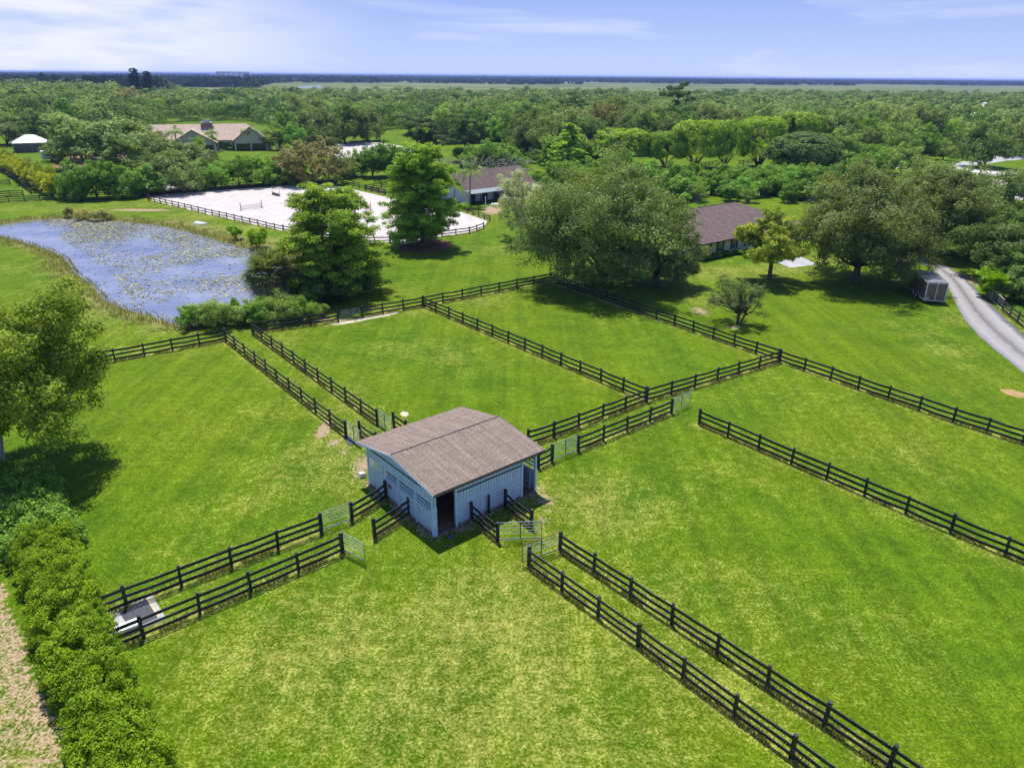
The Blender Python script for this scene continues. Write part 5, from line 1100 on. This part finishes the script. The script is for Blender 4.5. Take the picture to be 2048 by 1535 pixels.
# --- the woodland itself: the nearest trees one by one, the far ones as one mass
def forest_line(x):
    return float(np.interp(x, [-400, 0, 40, 300, 330, 530, 550, 640, 660, 800, 900, 1030, 1050, 1090, 1110, 1220, 1230, 1380, 1390, 1540, 1560, 1700, 1720, 1850, 1870, 1930, 1980, 2100, 2500], [262, 262, 264, 262, 243, 243, 290, 290, 262, 262, 285, 286, 310, 325, 335, 335, 312, 312, 292, 292, 318, 325, 335, 330, 312, 300, 292, 285, 285]))
cand = []
gx = np.arange(-900, 1150, 11.0); 
y = 170.0
while y < 1150:
    st_ = 10.6 + max(0, (y - 350)) * .010
    for x in np.arange(-y * .85 - 30, y * .85 + 30, st_):
        X = x + RG.uniform(-.42, .42) * st_; Y = y + RG.uniform(-.42, .42) * st_; px, py = PIX(X, Y)
        if py > forest_line(px) or px < -260 or px > 2300: continue
        if 650 < px < 930 and 262 > py > 236 and RG.random() < .35: continue
        # a wandering edge where the wood gives way to marsh
        lim = np.interp(px, [-300, 150, 260, 420, 650, 800, 1100, 1500, 2300], [1150, 1050, 900, 780, 760, 860, 920, 980, 1000]) * (1 + .08 * math.sin(X * .02) + .05 * math.sin(X * .057))
        if Y > lim * 1.25 or (Y > lim and RG.random() < .82): continue
        cand.append((math.hypot(X, Y), X, Y, px))
    y += st_ * .95
cand.sort()
def bushes(n, x0, x1, y0, y1, h0, h1, keys_, lb, grp, avoid=()):
    pts = []; tries = 0
    while len(pts) < n and tries < 4000:
        tries += 1; px = RG.uniform(x0, x1); py = RG.uniform(y0, y1); g = G(px, py)
        if any((g - q).length < 2.6 for q in pts) or any(a[0] < px < a[1] and a[2] < py < a[3] for a in avoid): continue
        pts.append(g); k = str(RG.choice(keys_)); h = RG.uniform(h0, h1); w = h * RG.uniform(1.2, 1.7) if k != 'areca' else h * 1.0
        nm = protos[k]['name']; place(k, g, w, h, nm + ' ' + lb, 'palm' if k == 'areca' else 'bush', grp)
bushes(30, 1060, 1380, 345, 400, 3.6, 5.6, ['grn2', 'grn1', 'shrub2', 'willow', 'areca'], 'in the thicket behind the huge oak', 'thicket behind the huge oak')
bushes(30, 1380, 1740, 352, 398, 3.2, 4.8, ['grn2', 'areca', 'shrub', 'willow', 'shrub2', 'areca'], 'in the thicket behind the hip roofed house', 'thicket behind the hip roofed house')
bushes(34, 1330, 1660, 372, 408, 3.4, 5.4, ['grn2', 'areca', 'shrub', 'areca', 'shrub2', 'grn1'], 'in the thicket behind the hip roofed house', 'thicket behind the hip roofed house')
bushes(16, 800, 1075, 318, 340, 4.0, 6.5, ['grn2', 'grn1', 'oak3', 'shrub2'], 'in the thicket behind the stable and the open pines', 'thicket behind the stable')
NIND = max(0, 299 - NTREE[0])
def where(px):
    for lim, s in ((150, 'behind the canopy tent'), (330, 'between the canopy tent and the tan roofed house'), (560, 'behind the tan roofed house'), (800, 'behind the distant white arena'), (1050, 'around the utility poles'), (1320, 'above the feathery trees in the centre'), (1650, 'behind the clipped ficus row'), (1900, 'right of the clipped ficus row')):
        if px < lim: return s
    return 'above the far road at the right'
keys = ['oak1', 'oak2', 'oak3', 'grn1', 'pine', 'willow', 'palm', 'grn2', 'dome2', 'tan']; pk = np.array([.24, .20, .13, .14, .06, .08, .035, .08, .02, .015]); pk = pk / pk.sum()
for (D, X, Y, px) in cand[:NIND]:
    k = RG.choice(keys, p=pk); pr = protos[k]; s = RG.uniform(.85, 1.65); w = where(px)
    place(str(k), Vector((X, Y, 0)), pr['w'] * s, pr['h'] * s * RG.uniform(.9, 1.1) * (1.12 if px < 300 else 1), f"{pr['name']} in the woodland {w}", 'palm' if k == 'palm' else 'tree', f"woodland trees {w}")
# far woodland mass
Cs, Rs, ns, sz = [], [], [], []
def mass(items, cards, card, mat, name, kindlabel, lobes_n=10):
    q = []; t = []
    for (X, Y, w, h) in items:
        nl = lobes_n; d = unit(nl); d[:, 2] = np.abs(d[:, 2]); c = np.array([X, Y, h * .26]) + d * np.array([w * .32, w * .32, h * .5]); base = RG.random()
        i = RG.integers(0, nl, cards); e = unit(cards); e[:, 2] = np.abs(e[:, 2]) * 1.5 - .55; R = w * .24; P = c[i] + e * np.array([R, R, h * .22])
        Nn = norm(e + .45 * unit(cards)); a = norm(np.cross(Nn, unit(cards))); b = np.cross(Nn, a); L = (card * RG.uniform(.6, 1.3, cards))[:, None]
        q.append(np.stack([P - a * L / 2, P + b * L * .4, P + a * L / 2, P - b * L * .4], 1)); t.append(np.clip(base * .55 + .05 + .4 * RG.random(cards), 0, 1))
    q = np.concatenate(q); t = np.concatenate(t); o = np_mesh(name, q.reshape(-1, 3), np.arange(len(q) * 4).reshape(-1, 4), mat, t); tag(o, kindlabel, 'woodland', None, 'stuff'); return o
far = cand[NIND:]
mid = [(X, Y, RG.uniform(11, 21), RG.uniform(8, 14.5) * (1.3 if px < 240 else 1)) for (D, X, Y, px) in far if D < 520]; fr = [(X, Y, RG.uniform(13, 24), RG.uniform(9, 14.5) * (1.35 if px < 240 else 1)) for (D, X, Y, px) in far if D >= 520]
print('individual', NTREE[0], 'mid', len(mid), 'far', len(fr))
mm_ = np.array([hash_ for hash_ in RG.random(len(mid))]); 
mass([m_ for m_, r in zip(mid, mm_) if r < .62], 620, 1.15, M['oak'], 'woodland', 'grey green woodland stretching away beyond the nearer trees')
mass([m_ for m_, r in zip(mid, mm_) if .62 <= r < .85], 620, 1.15, M['oakdark'], 'woodland', 'darker green woodland crowns beyond the nearer trees')
mass([m_ for m_, r in zip(mid, mm_) if r >= .85], 620, 1.15, M['green'], 'woodland', 'brighter green woodland crowns beyond the nearer trees')
fm_ = RG.random(len(fr))
mass([m_ for m_, r in zip(fr, fm_) if r < .7], 190, 2.1, M['oak'], 'distant_woodland', 'distant grey green woodland before the marsh')
mass([m_ for m_, r in zip(fr, fm_) if r >= .7], 190, 2.1, M['oakdark'], 'distant_woodland', 'distant darker woodland before the marsh')
# bands of trees out on the marsh towards the horizon
items = []
def band(x0, x1, y0, y1, n, w, h, cl=.0):
    for _ in range(n):
        Y = math.exp(RG.uniform(math.log(y0), math.log(y1))); pxn = RG.uniform(x0, x1); X = (pxn - 1024) / FPX * Y * .93
        if math.sin(X * .004 + Y * .003) + math.sin(X * .0011 - Y * .0017 + 1) > cl: items.append((X, Y, w * RG.uniform(.6, 1.5) * (1 + Y / 9000), h * RG.uniform(.6, 1.25)))
band(-300, 2350, 5200, 12000, 5200, 60, 15, -1.2)
band(-300, 750, 1500, 5000, 2600, 34, 13, -.3)
band(-300, 330, 900, 1700, 900, 22, 15, -1.0)
band(700, 2350, 2600, 5000, 1000, 36, 9, .5)
band(500, 2350, 1300, 2600, 900, 14, 5, .9)
band(-300, 2350, 3600, 5200, 1600, 40, 12, -.2)
mass(items, 18, 16.0, M['farwoods'], 'marsh_woods', 'dark bands of trees across the marsh towards the horizon', 4)

# ------------------------------------------------------------------ lily pads and rough bank grass
P2 = [(p.x, p.y) for p in POND]; xs_ = [p[0] for p in P2]; ys_ = [p[1] for p in P2]
n = 52000; X = RG.uniform(max(min(xs_), -95), max(xs_), n); Y = RG.uniform(min(ys_), max(ys_), n); ok = in_poly(X, Y, P2); dd = dist_poly(X, Y, P2)
nf = np.sin(X * .33 + 1.1 * np.sin(Y * .21)) + np.sin(Y * .29 - X * .13) + .8 * np.sin(X * .9 + Y * .7) * np.sin(Y * 1.1)
ux, uy = np.vectorize(lambda a, b: PIX(a, b, WZ))(X, Y)
dens = np.clip(.42 + .26 * nf, .05, .9)
dens = np.where((ux < 230) & (uy < 445 + (ux) * .06), .7, dens); dens = dens + np.clip(1 - np.hypot((ux - 205) / 95, (uy - 462) / 22), 0, 1) * 1.1; dens = dens + np.clip(1 - np.abs(uy - (478 + (ux - 330) * .22)) / 22, 0, 1) * (ux > 300) * .8
lft = np.interp(uy, [440, 470, 520, 560, 600, 640], [40, 60, 150, 190, 215, 230]); dens = np.where((ux < lft + 45), dens * .12, dens); dens = np.where((ux < 120) & (uy > 452), .04, dens)
dens = np.where((ux > 430) & (ux < 500) & (uy > 515) & (uy < 550), .12, dens); dens = np.where((ux > 460) & (uy > 585), .25, dens)
keep = ok & (RG.random(n) < dens) & (dd > .1); X, Y = X[keep], Y[keep]; n = len(X); print('pads', n)
r = RG.uniform(.06, .17, n) * np.where(RG.random(n) < .15, 1.5, 1); a0 = RG.uniform(0, 6.28, n); tx, ty = RG.normal(0, .12, n), RG.normal(0, .12, n); V = []
for j in range(6):
    a = a0 + j * (5.7 / 5); V.append(np.stack([X + r * np.cos(a), Y + r * np.sin(a), np.full(n, WZ + .03) + r * (np.cos(a) * tx + np.sin(a) * ty)], -1))
V = np.stack(V, 1); o = np_mesh('lily_pads', V.reshape(-1, 3), np.arange(n * 6).reshape(-1, 6), M['lily'], np.clip(RG.normal(.55, .3, n), 0, 1)); tag(o, 'yellow green and brown lily pads scattered over the pond', 'lily pads', None, 'stuff')
def blades(n, xf, yf, hh, w, mat, name, label, tint=.5):
    X, Y = xf, yf; n = len(X); a = RG.uniform(0, 6.28, n); h = RG.uniform(.5, 1.2, n) * hh; lx, ly = RG.normal(0, .3, n) * h, RG.normal(0, .3, n) * h
    b = np.stack([np.cos(a), np.sin(a)], -1) * w; z0 = np.full(n, -.05 if hh < .3 else -.25)
    V = np.stack([np.stack([X - b[:, 0], Y - b[:, 1], z0], -1), np.stack([X + b[:, 0], Y + b[:, 1], z0], -1), np.stack([X + b[:, 0] * .6 + lx * .6, Y + b[:, 1] * .6 + ly * .6, h * .7], -1), np.stack([X + lx, Y + ly, h], -1)], 1)
    o = np_mesh(name, V.reshape(-1, 3), np.arange(n * 4).reshape(-1, 4), mat, np.clip(RG.normal(tint, .25, n), 0, 1)); return tag(o, label, 'grass', None, 'stuff')
n = 130000; X = RG.uniform(max(min(xs_) - 8, -110), max(xs_) + 8, n); Y = RG.uniform(min(ys_) - 7, max(ys_) + 8, n); ins_ = in_poly(X, Y, P2); dd = dist_poly(X, Y, P2)
cl = np.sin(X * 1.1 + 2 * np.sin(Y * .8)) * .5 + .5
keep = ((~ins_) & (dd > .35) & (dd < 4.5 * (.3 + .7 * cl)) & (RG.random(n) < .95)) | (ins_ & (dd < .25)); X, Y = X[keep], Y[keep]
blades(0, X, Y, .34, .05, M['reeds'], 'bank_grass', 'rough tan and green grass growing along the pond bank')

# longer grass left by the mower under the fences and around the shed
segs_ = [(a, b) for a, b in FSEG if a.y < 175 and (b - a).length > .5]; ln = np.array([(b - a).length / (1 + (a.y / 90) ** 2) for a, b in segs_]); pick = RG.choice(len(segs_), 42000, p=ln / ln.sum()); tt = RG.random(42000)
A_ = np.array([(a.x, a.y) for a, b in segs_]); B_ = np.array([(b.x, b.y) for a, b in segs_]); pp = A_[pick] + (B_[pick] - A_[pick]) * tt[:, None] + RG.normal(0, .16, (42000, 2)); cl2 = np.sin(pp[:, 0] * 2.1 + 1.7 * np.sin(pp[:, 1] * 1.3)) > -.55
blades(0, pp[cl2][:, 0], pp[cl2][:, 1], .26, .035, M['reeds'], 'fence_grass', 'longer dry grass growing along the feet of the black fences', .45)

# ------------------------------------------------------------------ haze over the flat land
hz = MB(); hz.box(-20000, 20000, -15000, 31000, -2.5, 32); ho_ = hz.build('haze', None) if False else None
t = NT('haze_air'); t.out.inputs[0]
pv = t.n('ShaderNodeVolumePrincipled', {'Color': (.36, .52, .98, 1), 'Density': 0.9e-4, 'Anisotropy': .0})
t.t.links.new(pv.outputs[0], t.out.inputs['Volume'])
tag(hz.build('haze', t.m), kind='stuff')
